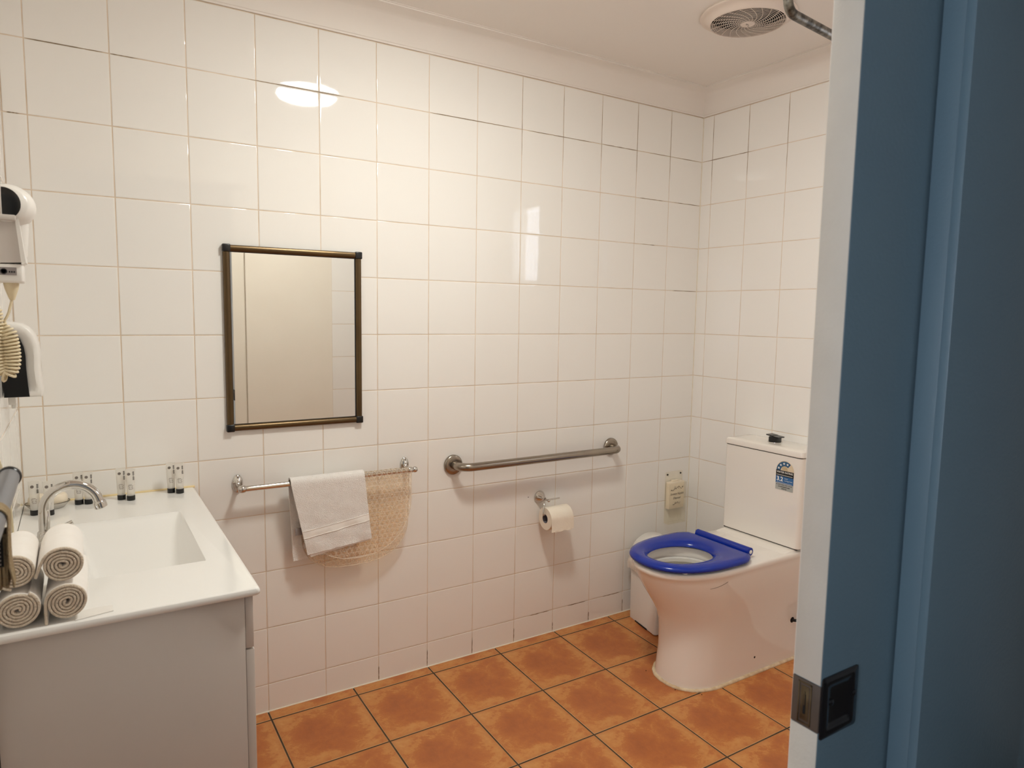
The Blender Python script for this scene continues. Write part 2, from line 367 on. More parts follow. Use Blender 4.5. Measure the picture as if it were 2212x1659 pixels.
# floor: tilted slightly to the drain; tiles as a print-per-tile mesh
mb=MB(); FX0=-2.0075; FY1=.054; FS=.3025
xe=[XL]+[x for x in [FX0+FS*k for k in range(-3,8)] if XL+.01<x<-.005]+[0]
ye=[0]+[FY1+FS*k for k in range(0,6)]+[1.9]
tuv=[]
for i in range(len(xe)-1):
    for j in range(len(ye)-1):
        a,b,c,d=xe[i],xe[i+1],ye[j],ye[j+1]
        if b-a<.01 or d-c<.01: continue
        g=.0024; k0=round((a-FX0)/FS) if b-a>.29 else (math.floor((a+.001-FX0)/FS))
        ku=(FX0+k0*FS); kv=(FY1+ (math.floor((c+.001-FY1)/FS))*FS)
        a+=g;b-=g;c+=g;d-=g; rings=[]
        for ins,z in ((0,-.0022),(.0004,-.0006),(.0013,0),(.0050,.0002)):
            if b-a<ins*2.2 or d-c<ins*2.2: break
            rings.append([(a+ins,-(c+ins),z),(b-ins,-(c+ins),z),(b-ins,-(d-ins),z),(a+ins,-(d-ins),z)])
        v0=len(mb.v); f0=len(mb.f); mb.loft([[(p[0],p[1],p[2]+fz(p[1])) for p in rr] for rr in rings],0,cap1=True)
        for q_ in range(f0,f0+4): mb.mi[q_]=1
        for q_ in range(f0+4,f0+8): mb.mi[q_]=2
        for q in range(v0,len(mb.v)):
            p=mb.v[q]; tuv.append(((p[0]-ku)/FS,(-p[1]-kv)/FS))
nv=len(mb.v)
mb.add([(XL,0,-.0022),(0,0,-.0022),(0,-1.9,-.0022+fz(-1.9)),(XL,-1.9,-.0022+fz(-1.9))],[[0,1,2,3]],1)
mb.add([(XL,0,-.12),(0,0,-.12),(0,-1.9,-.12),(XL,-1.9,-.12)],[[0,1,2,3]],1)
fl=mb.build('floor',['terracotta_tile','floor_grout','terracotta_edge_glint'],fix=False,kind='structure')
ul=fl.data.uv_layers.new(name='UVMap')
for lp in fl.data.loops:
    vi=lp.vertex_index
    ul.data[lp.index].uv=tuv[vi] if vi<nv else (0,0)
# pale silicone line between wall tiles and floor
mb=MB(); mb.tube([(XL,-.001,-.001),(-.001,-.001,-.001)],.0035,8); mb.build('trim_4','bead_white',kind='structure')
mb=MB(); mb.tube([(-.001,-.001,-.001),(-.001,-1.80,fz(-1.8)-.001)],.0035,8); mb.build('trim_7','bead_white',kind='structure')
# corner bead, back/end walls
mb=MB(); mb.tube([(-.0006,-.0006,0),(-.0006,-.0006,CORN)],.002,8); mb.build('trim_5','bead_white',kind='structure')
# ceiling + cove cornice
mb=MB(); mb.box((XL-.1,.1,CEIL),(.1,-1.895,CEIL+.08)); mb.build('ceiling','ceiling_paint',kind='structure')
CW=.10
def cove():   # (out from the wall, height) profile
    pts=[(0,CORN),(.004,CORN),(.004,CORN+.006)]
    for k in range(9):
        a=k/8*PI/2; pts.append((CW-.012-(CW-.018)*math.cos(a), CORN+.008+(CEIL-CORN-.014)*math.sin(a)))
    pts+=[(CW-.006,CEIL-.006),(CW-.006,CEIL-.002),(CW,CEIL-.002),(CW,CEIL+.001),(0,CEIL+.001)]; return pts
pr=cove(); mb=MB()
cor=[(XL,0,1,-1),(0,0,-1,-1),(0,YF,-1,1),(XL,YF,1,1)]
rings=[[(cx+sx*o,cy+sy*o,z) for (o,z) in pr] for (cx,cy,sx,sy) in cor]; rings.append(rings[0])
mb.loft(rings,0,closed=True); mb.build('trim_6','cornice_paint',kind='structure',auto=25)

# window in the end wall: mesh-screened opening, blank infill, narrow frosted light
w=struct_root('window_1',(0,-1.145,WIN[2]))
mb=MB(); ya,yb=-WIN[0],-WIN[1]
for (a,b,c,d) in ((ya,ya-.02,WIN[2],WIN[3]),(yb+.02,yb,WIN[2],WIN[3]),(ya,yb,WIN[2],WIN[2]+.02),(ya,yb,WIN[3]-.02,WIN[3]),(-.73,-.755,WIN[2],WIN[3]),(-1.325,-1.35,WIN[2],WIN[3])):
    mb.box((-.004,a,c),(.06,b,d),0,.002)
mb.build('window_frame','aluminium',w)
mb=MB(); mb.box((.02,-.755,WIN[2]+.02),(.034,-1.325,WIN[3]-.02)); mb.build('infill_panel','cream_paint',w)
mb=MB(); mb.box((.026,-.675,WIN[2]+.02),(.030,-.73,WIN[3]-.02)); mb.build('pane','frosted_glass',w)
mb=MB(); mb.box((.045,-1.35,WIN[2]+.02),(.049,-1.64,WIN[3]-.02)); mb.build('pane','window_glass',w)
mb=MB(); y0,y1_,z0,z1_=-1.35,-1.64,WIN[2]+.02,WIN[3]-.02
nx=6; sx=(y0-y1_)/nx; sz=.075
for i in range(nx):
    for sgn in (1,-1):
        pts=[]; q=0; z=z0; n_=int((z1_-z0)/(sz/2))
        for k in range(n_+1):
            yy=y0-sx*(i+.5)+sgn*sx/2*(1 if k%2 else -1)*.98; pts.append((.03,yy,z0+k*sz/2))
        mb.tube(pts,.0022,5)
mb.build('security_mesh','mesh_dark',w)

# ------------------------------------------------------------------ sliding door leaf
DX=-1.74; DYA,DYB=-1.824,-1.863
d=struct_root('door_1',(DX+.44,(DYA+DYB)/2,-.04))
mb=MB(); LZ0,LZ1=.857,.921
mb.box((DX+.0012,DYA,-.038),(DX+.88,DYB,2.03),0,.0015)
leaf=mb.build('door_leaf','blue_paint',d)
mb=MB(); mb.box((DX,DYA,-.038),(DX+.0016,DYB+.0006,LZ0),0,.0006); mb.box((DX,DYA,LZ1),(DX+.0016,DYB+.0006,2.03),0,.0006); mb.build('edge_lipping','edge_paint',d,label='off-white painted leading edge')
mb=MB(); mb.box((DX+.001,DYA+.0005,-.037),(DX+.88,DYA+.0012,2.03),0); mb.build('inner_face','cream_paint',d,label='cream painted bathroom face')
# lock: edge plate and black flush pull
mb=MB(); mb.box((DX-.0004,DYA+.0002,LZ0+.001),(DX+.003,DYB,LZ1-.001),0,.0005); lk=mb.build('edge_lock','lock_brown',d)
mb=MB(); ym=(DYA+DYB)/2+.001
for (a,b,c,e) in ((.0095,.0075,LZ0+.004,LZ1-.004),(-.0075,-.0095,LZ0+.004,LZ1-.004),(.0095,-.0095,LZ1-.006,LZ1-.004),(.0095,-.0095,LZ0+.004,LZ0+.006)):
    mb.box((DX-.0014,ym+a,c),(DX,ym+b,e),0,.0003)
mb.box((DX-.0010,ym+.0058,LZ0+.009),(DX,ym-.0058,LZ1-.009),0,.0003)
mb.build('latch_plate','brass_old',under(lk,d))
mb=MB(); mb.box((DX-.0016,ym+.0016,LZ0+.018),(DX-.0009,ym-.0016,LZ1-.020),0); mb.build('latch_slot','void_black',under(lk,d))
mb=MB(); mb.box((DX-.0024,ym+.0006,LZ0+.030),(DX-.0012,ym-.0010,LZ1-.016),0,.0003); mb.build('latch_tongue','brass_old',under(lk,d))
PX0,PX1,PZ0,PZ1=-1.738,-1.6605,.8480,.9305
mb=MB()
def rr(x0,x1,z0,z1,r,n=5):
    o=[]
    for (cx,cz,a) in ((x1-r,z1-r,0),(x0+r,z1-r,PI/2),(x0+r,z0+r,PI),(x1-r,z0+r,1.5*PI)):
        for k in range(n+1): o.append((cx+r*math.cos(a+k/n*PI/2),cz+r*math.sin(a+k/n*PI/2)))
    return o
def ring(x0,x1,z0,z1,r,y): return [(x,y,z) for x,z in rr(x0,x1,z0,z1,r)]
e=.0
mb.loft([ring(PX0,PX1,PZ0,PZ1,.004,DYB),ring(PX0,PX1,PZ0,PZ1,.004,DYB-.0014),ring(PX0+.001,PX1-.001,PZ0+.001,PZ1-.001,.004,DYB-.002),
 ring(PX0+.014,PX1-.014,PZ0+.012,PZ1-.012,.004,DYB-.002),ring(PX0+.0155,PX1-.0155,PZ0+.0135,PZ1-.0135,.004,DYB-.0012),ring(PX0+.018,PX1-.018,PZ0+.018,PZ1-.018,.004,DYB-.0004)],0,cap0=True,cap1=True)
pl=mb.build('flush_pull','dark_plastic',d)
mb=MB()
for x in (PX0+.0225,PX1-.0075): mb.lathe([(.0045,0),(.0042,.0012),(.002,.0018),(0,.0019)],(x,DYB-(.0004 if x<-1.7 else .0019),(PZ0+PZ1)/2+.004),'-y',16)
mb.build('screw','dark_plastic',under(pl,d))

# ------------------------------------------------------------------ hall behind the camera
HX0,HX1,HY=-3.7,0.1,-3.9
mb=MB(); mb.box((HX0,-1.9,-.18),(HX1,HY,-.06)); mb.build('floor_hall','hall_carpet',kind='structure')
mb=MB(); mb.box((HX0,-1.8955,CEIL),(HX1,HY,CEIL+.08)); mb.build('ceiling_hall','ceiling_paint',kind='structure')
mb=MB(); mb.box((HX0,HY,-.1),(HX1,HY-.08,CEIL+.08)); mb.build('wall_hall_rear','hall_paint',kind='structure')
mb=MB(); mb.box((HX1,-1.895,-.1),(HX1+.08,HY-.08,CEIL+.08)); mb.build('wall_hall_right','hall_paint',kind='structure')
mb=MB(); W2=(-2.10,-3.20,.95,2.05)
mb.box((HX0-.08,-1.87,-.1),(HX0,W2[0],CEIL+.08)); mb.box((HX0-.08,W2[1],-.1),(HX0,HY-.08,CEIL+.08)); mb.box((HX0-.08,W2[0],-.1),(HX0,W2[1],W2[2])); mb.box((HX0-.08,W2[0],W2[3]),(HX0,W2[1],CEIL+.08))
mb.build('wall_hall_left','hall_paint',kind='structure')
w2=struct_root('added_hall_window',(HX0-.03,-2.65,W2[2])); mb=MB()  # unseen window, added so cool light falls on the door and jamb
for (a,b,c,e) in ((W2[0],W2[0]-.04,W2[2],W2[3]),(W2[1]+.04,W2[1],W2[2],W2[3]),(W2[0],W2[1],W2[2],W2[2]+.04),(W2[0],W2[1],W2[3]-.04,W2[3]),(-2.63,-2.67,W2[2],W2[3])): mb.box((HX0-.06,a,c),(HX0,b,e),0,.003)
mb.build('window_frame','aluminium',w2)
mb=MB(); mb.box((HX0-.035,W2[0]-.04,W2[2]+.04),(HX0-.031,W2[1]+.04,W2[3]-.04)); mb.build('pane','window_glass',w2)

# ------------------------------------------------------------------ bathroom light
LX,LY=-1.565,-.985
t=thing('ceiling_light','round glowing oyster light on the ceiling, in the middle of the bathroom','light',(LX,LY,CEIL-.052))
mb=MB(); mb.lathe([(.150,CEIL),(.150,CEIL-.018),(.143,CEIL-.022),(.140,CEIL-.018)],(LX,LY,0),n=48); mb.build('base_rim','white_plastic',t)
mb=MB(); mb.lathe([(.134,CEIL-.015),(.133,CEIL-.024),(.122,CEIL-.036),(.098,CEIL-.044),(.06,CEIL-.050),(.02,CEIL-.052),(0,CEIL-.0521)],(LX,LY,0),n=48,cap=False); mb.build('diffuser','lamp_diffuser',t)

# ------------------------------------------------------------------ exhaust fan
FXc,FYc=-.545,-.6875
t=thing('exhaust_fan','round white ceiling exhaust fan with a curved spoke grille','fan',(FXc,FYc,CEIL-.034))
mb=MB(); mb.lathe([(.155,CEIL),(.157,CEIL-.003),(.157,CEIL-.0065),(.155,CEIL-.0082),(.146,CEIL-.0095),(.138,CEIL-.013),(.129,CEIL-.0225),(.1255,CEIL-.0275),(.1230,CEIL-.0285),(.1215,CEIL-.026),(.1215,CEIL-.001)],(FXc,FYc,0),n=72,cap=False); mb.build('fan_rim','fan_plastic',t)
mb=MB(); mb.lathe([(.1213,CEIL-.0015),(0,CEIL-.0015)],(FXc,FYc,0),n=48,cap=False); mb.build('fan_cavity','void_black',t)
mb=MB(); zg=CEIL-.0255
def fz_g(r): return zg-.004*(1-(r/.12)**2)
for k in range(15):
    r_=.024+(.1215-.024)*k/14; mb.tube([(FXc+r_*math.cos(a),FYc+r_*math.sin(a),fz_g(r_)) for a in [2*PI*i/64 for i in range(64)]],[.00085]*64,4,closed=True)
for k in range(21):
    a0=2*PI*k/21; pts=[]
    for i in range(13):
        r_=.020+(.122-.020)*i/12; a=a0+.85*(1-(i/12))**1.3; pts.append((FXc+r_*math.cos(a),FYc+r_*math.sin(a),fz_g(r_)-.0008))
    mb.tube(pts,.0011,4)
mb.build('grille','fan_plastic',t)
mb=MB(); mb.lathe([(.023,zg-.001),(.023,zg-.006),(.021,zg-.0075),(0,zg-.008)],(FXc,FYc,0),n=32); hb=mb.build('hub','fan_plastic',t)
mb=MB()
for (dx,dy,w_,h_) in ((-.006,-.004,.011,.003),(-.004,.001,.007,.0016),(.007,.003,.004,.0045)):
    mb.box((FXc+dx-w_/2,FYc+dy-h_/2,zg-.0084),(FXc+dx+w_/2,FYc+dy+h_/2,zg-.0076))
mb.build('hub_marking','ink_grey',under(hb,t))

# ------------------------------------------------------------------ shower curtain rail (hung from the ceiling)
E=Vector((-1.066,-1.243,2.10)); dr=Vector((.985,.115,.0)).normalized()
t=thing('shower_curtain_rail','grey metal shower rail bent up to the ceiling beside the exhaust fan','curtain rail',(E.x,E.y,E.z))
top=Vector((-1.093,-1.262,CEIL-.003)); up=(top-E).normalized(); rb=.035
pts=[top,E+up*.06]+[ (E+up*rb)*(1-s)**2+E*2*s*(1-s)+(E+dr*rb)*s*s for s in [i/8 for i in range(9)]]+[E+dr*.06,Vector((-.0015,E.y+dr.y/dr.x*1.0645,2.10))]
mb=MB(); mb.tube(pts,.0112,16); mb.build('rail_tube','zinc_tube',t)
mb=MB(); mb.lathe([(.030,CEIL-.0002),(.030,CEIL-.003),(.014,CEIL-.009),(.0115,CEIL-.014)],(top.x,top.y,0),n=24); mb.build('rail_flange','zinc_tube',t)
mb=MB(); mb.lathe([(.030,.0003),(.030,.004),(.014,.010),(.0115,.014)],(0,E.y+dr.y/dr.x*1.066,2.10),'-x',n=24); mb.build('rail_flange','zinc_tube',t)
#--PART2--
# ------------------------------------------------------------------ wall mirror on the back wall
MX0,MX1,MZ0,MZ1=-2.1169,-1.6665,.9890,1.5825
t=thing('wall_mirror','rectangular mirror with bronze frame and black corner caps on the back wall','mirror',((MX0+MX1)/2,-.001,MZ0))
fw=.0205
def rail(a,b,out):      # half-round moulding from a to b, out = direction to the glass
    a,b,out=Vector(a),Vector(b),Vector(out); nrm=Vector((0,-1,0)); prof=[(0,0),(0,.009),(.002,.0125),(.006,.0145),(.0105,.0150),(.015,.0140),(.0185,.0115),(.0205,.0085),(.0205,0)]
    return [[a+out*u+nrm*v for u,v in prof],[b+out*u+nrm*v for u,v in prof]]
for a,b,o_ in (((MX0,-.0012,MZ1),(MX1,-.0012,MZ1),(0,0,-1)),((MX0,-.0012,MZ0),(MX1,-.0012,MZ0),(0,0,1)),((MX0,-.0012,MZ0),(MX0,-.0012,MZ1),(1,0,0)),((MX1,-.0012,MZ0),(MX1,-.0012,MZ1),(-1,0,0))):
    mb=MB(); mb.loft(rail(a,b,o_),0,cap0=True,cap1=True); mb.build('frame_rail','bronze_frame',t,auto=30)
for x,z in ((MX0,MZ0),(MX1,MZ0),(MX0,MZ1),(MX1,MZ1)):
    sx=1 if x==MX0 else -1; sz=1 if z==MZ0 else -1
    mb=MB(); mb.box((x-sx*.002,-.0012,z-sz*.002),(x+sx*.0225,-.0185,z+sz*.0225),0,.0035,3); mb.build('corner_cap','black_plastic',t)
mb=MB(); g=fw-.001
for a,b in (((MX0+g,MZ0+g),(MX1-g,MZ0+g+.003)),((MX0+g,MZ1-g-.003),(MX1-g,MZ1-g)),((MX0+g,MZ0+g),(MX0+g+.002,MZ1-g)),((MX1-g-.003,MZ0+g),(MX1-g,MZ1-g))):
    mb.box((a[0],-.003,a[1]),(b[0],-.0085,b[1]))
mb.build('shadow_gasket','black_plastic',t)  # black strips for the shadow line inside the frame
mb=MB(); mb.loft([ring(MX0+fw-.001,MX1-fw+.001,MZ0+fw-.001,MZ1-fw+.001,.006,-.0032),ring(MX0+fw-.001,MX1-fw+.001,MZ0+fw-.001,MZ1-fw+.001,.006,-.0052)],0,cap0=True,cap1=True,smooth=False)
mb.v=[(x,y-.0026*(1-(x-MX0)/(MX1-MX0)) if y<-.004 else y,z) for x,y,z in mb.v]
mb.build('glass','mirror_glass',t)

# side wall mirror seen edge-on
t=thing('framed_mirror','dark edged mirror on the left wall above the basin, seen almost edge-on','mirror',(XL+.006,-.53,1.45))
mb=MB()
for (a,b,c,e) in ((-.36,-.375,1.45,2.02),(-.685,-.70,1.45,2.02),(-.36,-.70,1.45,1.465),(-.36,-.70,2.005,2.02)): mb.box((XL+.0006,a,c),(XL+.012,b,e),0,.001)
mb.build('frame','black_plastic',t)
mb=MB(); mb.box((XL+.002,-.374,1.464),(XL+.008,-.686,2.006)); mb.build('glass','mirror_glass',t)

# ------------------------------------------------------------------ towel rail, face towel, bath mat
RY,RZ=-.060,.8075; RX0,RX1=-2.083,-1.486
t=thing('towel_rail','chrome towel rail on oval brackets below the bronze framed mirror','towel rail',((RX0+RX1)/2,-.001,RZ))
mb=MB(); mb.tube([(RX0+.008,RY,RZ),(RX1-.004,RY,RZ)],.0092,20); mb.build('bar','chrome',t)
for x,sg in ((-2.0885,1),(-1.5010,-1)):
    mb=MB(); n=28
    def oval(a,b,y,dz=0): return [(x+a*math.cos(2*PI*i/n),y,RZ+.006+dz+b*math.sin(2*PI*i/n)) for i in range(n)]
    mb.loft([oval(.0165,.030,-.0006),oval(.0165,.030,-.004),oval(.0135,.026,-.008),oval(.008,.016,-.0105,-.003),oval(.0072,.009,-.018,-.006),oval(.0068,.0085,-.045,-.006),oval(.009,.010,-.052,-.006)],0,cap0=True,cap1=True)
    mb.lathe([(0,-.014),(.007,-.0128),(.0115,-.008),(.0128,0),(.0115,.008),(.007,.0128),(0,.014)],(x+ (.004 if sg>0 else -.0045),RY,RZ),'x',24,cap=False)
    bk=mb.build('bracket','chrome',t)
    mb=MB(); mb.lathe([(.0028,0),(.0024,.001),(0,.0012)],(x,-.0082,RZ+.026),'-y',12); mb.build('screw','black_plastic',under(bk,t))
mb=MB(); mb.lathe([(0,.0),(.008,.001),(.0112,.006),(.0118,.012),(.0092,.017)],(RX1+.010,RY,RZ),'-x',24,cap=False); mb.build('end_knob','chrome',t)

def noise2(x,y,s=1):
    return math.sin(x*7.1*s+1.3)*math.cos(y*5.3*s-.7)*.5+math.sin(x*13.7*s+y*9.1*s)*.3+math.sin(y*17.3*s-x*4.1*s)*.2
# face towel: two-ply cloth folded over the rail
def drape(mb,x0,x1,dz_front,dz_back,xs_shift,rad,thick,nx=44,mi=0,wave=.003,zf_extra=None,back_shift=None,y_out=.0):
    """centreline goes up the back, over the rail, down the front"""
    path=[]
    nb=22
    for i in range(nb+1): path.append(('b',1-i/nb))
    for i in range(1,10): path.append(('a',i/10))
    for i in range(nb+1): path.append(('f',i/nb))
    outer=[];inner=[]
    for kind,s in path:
        ro=[];ri=[]
        for j in range(nx+1):
            u=j/nx
            xl,xr=x0,x1
            fx=xs_shift(kind,s,u)
            x=xl+(xr-xl)*u+fx
            Lf=dz_front(u); Lb=dz_back(u)
            w=wave*noise2(u*2.2+.3,s*1.7+(3 if kind=='b' else 0))
            if kind=='b': y,z,nv=RY+rad-.012*min(1,s*1.2)*0,RZ-Lb*s,Vector((0,1,0)); y+=w*s*.5
            elif kind=='f': y,z,nv=RY-rad-y_out*s*s,RZ-Lf*s,Vector((0,-1,0)); y+=w*s
            else:
                a=PI*s; y=RY+rad*math.cos(a); z=RZ+rad*math.sin(a); nv=Vector((0,math.cos(a),math.sin(a)))
            p=Vector((x,y,z)); ro.append(p+nv*thick/2); ri.append(p-nv*thick/2)
        outer.append(ro); inner.append(ri)
    m=len(outer); n=nx+1
    vs=[p for r in outer for p in r]+[p for r in inner for p in r]; fs=[]; o2=m*n
    for i in range(m-1):
        for j in range(nx):
            fs.append([i*n+j,i*n+j+1,(i+1)*n+j+1,(i+1)*n+j]); fs.append([o2+i*n+j,o2+(i+1)*n+j,o2+(i+1)*n+j+1,o2+i*n+j+1])
        for j in (0,nx): fs.append([i*n+j,(i+1)*n+j,o2+(i+1)*n+j,o2+i*n+j])
    for i in (0,m-1):
        for j in range(nx): fs.append([i*n+j,i*n+j+1,o2+i*n+j+1,o2+i*n+j])
    mb.add(vs,fs,mi,True)
def sh(kind,s,u):
    if kind=='f': return (1-u)*s*.050+u*s*.022
    if kind=='b': return (1-u)*s*.012-u*s*.02
    return 0
t=thing('face_towel','white terry face towel folded over the chrome towel rail','towel',(-1.80,RY,.56))
tw=MB(); drape(tw,-1.936,-1.683,lambda u:.246-.022*u,lambda u:.272-.01*u,sh,.0175,.0062,wave=.005,y_out=.004)
tm=tw.build('towel_cloth','terry',t,auto=50)
# second ply hanging just below the front edge, and the woven band
mb=MB(); N_=30; top=[];bot=[]
for j in range(N_+1):
    u=.05+.95*j/N_; x=-1.936+.253*u+((1-u)*.050+u*.022)*1.0; lift=.013*math.sin(PI*min(1,u*1.0))*.8
    top.append((x,u)); 
rows=[]
for k in range(5):
    rows.append([Vector((x,RY-.0178-.002*(1-u)+.0012*k/4,RZ-.232+.022*u-(.0245+.002*noise2(u*3,.5))*k/4*(1-.15*u))) for x,u in top])
mb.loft(rows,0,closed=False); rows2=[[p+Vector((0,.0028,0)) for p in r] for r in rows]; mb.loft(rows2,0,closed=False); mb.loft([rows[-1],rows2[-1]],0,closed=False); mb.build('under_fold','terry_plain',t,auto=50)
mb=MB(); rows=[]
for k in range(4):
    row=[]
    for j in range(41):
        u=j/40; s=(.60+.10*k/3)+.035*math.sin(PI*(1-u)*.5)*1.0+.03*(1-u)
        x=-1.936+.253*u+sh('f',s,u); Lf=.246-.022*u; y=RY-.0175-.0031-.004*s*s+.005*noise2(u*2.2+.3,s*1.7)*s
        row.append((x,y-.0008*(1 if k in(1,2) else .3),RZ-Lf*s))
    rows.append(row)
mb.loft(rows,0,closed=False)
for k in (0,3): mb.tube([(a_,b_-.0006,c_) for a_,b_,c_ in rows[k]],.0010,6)
mb.build('woven_band','terry_plain',t,auto=50,label='smooth woven band across the towel')
mb=MB(); mb.box((-1.921,RY-.004,.629),(-1.896,RY-.0066,.654),0,.0005); mb.build('care_label','label_grey',t,label='small dark care label')

# clear vinyl bath mat, folded over the rail under the towel
t=thing('bath_mat','clear vinyl oval bath mat with round bubbles draped over the towel rail','bath mat',(-1.71,RY,.49))
def hexpat(u,v,p=.0188):
    """distance to nearest hexagonal lattice point, in metres"""
    h=p*math.sqrt(3)/2; r=round(v/h); best=9
    for rr_ in (r-1,r,r+1):
        off=(p/2 if rr_%2 else 0); c=round((u-off)/p)
        for cc in (c-1,c,c+1):
            d=math.hypot(u-(cc*p+off),v-rr_*h)
            if d<best: best=d; who=(cc,rr_)
    return best,who
def matflap(L,xa,xb,side,rad):
    mb=MB(); pat=[]; nx,ns=300,230; rows=[]
    arcl=rad*PI/2
    for i in range(ns+1):
        s=(L+arcl)*i/ns; row=[]
        # width at this drop: straight for a while, then an oval end
        d=max(0,s-arcl); q=max(0,(d-L*side['q0'])/(L*(1-side['q0']))); hw=(1-min(1,q)**side['ex'])**(1/side['ex'])
        xc=(xa+xb)/2; W=(xb-xa)/2
        for j in range(nx+1):
            f=-1+2*j/nx
            x=xc+W*f*max(hw,.02)+ (side['slant']*d)
            di,who=hexpat(x,s); special=(who[0]+who[1]*2)%3==0
            ringv=max(0,1-abs(di-.0083)/.0015)
            dome=.0009*max(0,1-(di/.0084)**2)+.0009*ringv+(.0024*max(0,1-(di/.0036)**2) if special else 0)
            edge=min(1,(1-abs(f))*W*hw/.004)
            if s<arcl: a=s/rad; y=rad*math.sin(a); z=rad*math.cos(a); n_=Vector((0,math.sin(a),math.cos(a)))
            else: y=rad+side['out']*(d/L)**1.5; z=-d; n_=Vector((0,1,0))
            yy=RY-y if side['front'] else RY+y; nn=Vector((0,-n_.y if side['front'] else n_.y,n_.z))
            p=Vector((x,yy,RZ+z))+nn*(dome*edge)
            row.append(p); rim=1 if (1-abs(f))*W*hw<.0035 or s>(L+arcl-.004) else 0
            pat.append(min(1,ringv*.9+rim*.8+(.5 if special and di<.0032 else 0)))
        rows.append(row)
    edge_=[r[0] for r in rows[6:]]+[r[-1] for r in rows[6:][::-1]]
    mb.tube(edge_[::2],.0014,6); pat+=[1]*(len(mb.v)-len(pat)) if False else []
    base=mb.v; k_=len(base); mb.loft(rows,0,closed=False); pat=[1]*k_+pat; return mb,pat
for nm,L,xa,xb,sd,rad in (('front_flap',.289,-1.893,-1.503,{'front':True,'slant':-.02,'out':.004,'q0':.34,'ex':2.2},.0112),('back_flap',.325,-1.893,-1.503,{'front':False,'slant':-.02,'out':.004,'q0':.52,'ex':2.6},.0112)):
    mb,pat=matflap(L,xa,xb,sd,rad); o=mb.build(nm,'vinyl_mat',t,fix=False)
    rimp=[]
    a=o.data.attributes.new('pat','FLOAT','POINT'); a.data.foreach_set('value',pat)

# ------------------------------------------------------------------ grab bar
GX0,GX1,GZ,GY,GR=-1.2984,-.5065,.7945,-.078,.0158
t=thing('grab_bar','brushed steel grab bar with round flanges above the toilet paper holder','grab bar',((GX0+GX1)/2,-.001,GZ))
mb=MB(); rb=.048
pts=[(GX0,-.003,GZ),(GX0,GY+rb,GZ)]+[(GX0+rb-rb*math.cos(a),GY+rb-rb*math.sin(a),GZ) for a in [PI/2*i/10 for i in range(1,11)]]
pts+=[(GX0+(GX1-GX0)*k/6,GY,GZ) for k in range(1,6)]
pts+=[(GX1-rb+rb*math.sin(a),GY+rb-rb*math.cos(a),GZ) for a in [PI/2*i/10 for i in range(0,11)]]+[(GX1,-.003,GZ)]
mb.tube(pts,GR,24); mb.build('bar','steel_brushed',t)
for x in (GX0,GX1):
    mb=MB(); mb.lathe([(.039,.0006),(.039,.006),(.0375,.0095),(.034,.0118),(.024,.0128),(.0165,.013)],(x,0,GZ),'-y',40,cap=False); mb.build('flange','steel_brushed',t)

# ------------------------------------------------------------------ toilet paper holder and roll
t=thing('toilet_paper_holder','chrome cone shaped toilet paper holder on the back wall','paper holder',(-.887,-.001,.613))
mb=MB(); mb.lathe([(.0272,.0006),(.0272,.003),(.0255,.007),(.0190,.018),(.0120,.029),(.0075,.037),(.0055,.044)],(-.887,0,.613),'-y',36,cap=False); mb.build('wall_cone','chrome',t)
mb=MB(); mb.tube([(-.887,-.036,.613),(-.887,-.068,.612)],.0042,14); mb.lathe([(0,0),(.0045,.001),(.0058,.005),(.0058,.010),(.0035,.0125),(0,.013)],(-.887,-.062,.612),'-y',18,cap=False); mb.build('stem','chrome',t)
mb=MB(); mb.tube([(-.886,-.055,.612),(-.822,-.055,.6125)],.0036,12); mb.build('cross_pin','chrome',t)
hp=bez([(-.889,-.040,.609),(-.8955,-.050,.606),(-.9050,-.060,.590),(-.9110,-.066,.568),(-.9120,-.067,.556),(-.904,-.067,.5525),(-.88,-.067,.5525),(-.80,-.067,.5525),(-.782,-.067,.553),(-.772,-.067,.560)],6)
mb=MB(); mb.tube(hp,.0030,10); mb.build('wire_arm','chrome',t)
RCx0,RCx1,RCy,RCz,RR,RC=-.902,-.790,-.067,.5375,.0475,.0185
t=thing('toilet_paper_roll','white toilet paper roll hanging on the chrome holder','toilet paper',((RCx0+RCx1)/2,RCy,RCz-RR))
mb=MB(); n=64; 
def circ(r,x): return [(x,RCy+r*math.cos(2*PI*i/n),RCz+r*math.sin(2*PI*i/n)) for i in range(n)]
mb.loft([circ(RC,RCx0),circ(RR-.0015,RCx0),circ(RR,RCx0+.002),circ(RR,RCx1-.002),circ(RR-.0015,RCx1),circ(RC,RCx1)]); mb.build('paper','paper',t)
mb=MB(); mb.loft([circ(RC,RCx0-.0004),circ(RC-.0012,RCx0-.0004),circ(RC-.0012,RCx1+.0004),circ(RC,RCx1+.0004),circ(RC,RCx0-.0004)]); mb.build('cardboard_core','card_grey',t)
mb=MB(); rows=[]
for k in range(13):
    z=RCz+.012-.058*k/12; rows.append([Vector((RCx0+(RCx1-RCx0)*j/24,RCy-math.sqrt(max(RR**2-max(z-RCz,0)**2,0))-.0008-.002*max(0,k-5)/7-.0009*math.sin(j*.8+k)*max(0,k-8)/4,z+ (.0035*math.sin(j*.55)*.3+.002*(j>20)*(j-20)*.5 if k==12 else 0))) for j in range(25)])
mb.loft(rows,0,closed=False); mb.build('loose_sheet','paper',t)
mb=MB()
for (x,z,r_) in ((-.9435,.6183,.0019),): mb.lathe([(r_,.0),(r_,.0009),(0,.0007)],(x,0,z),'-y',14)
recenter(tag(mb.build('wall_plug','hole_dark'),'tiny brown wall plug left of the toilet paper holder','wall plug'))

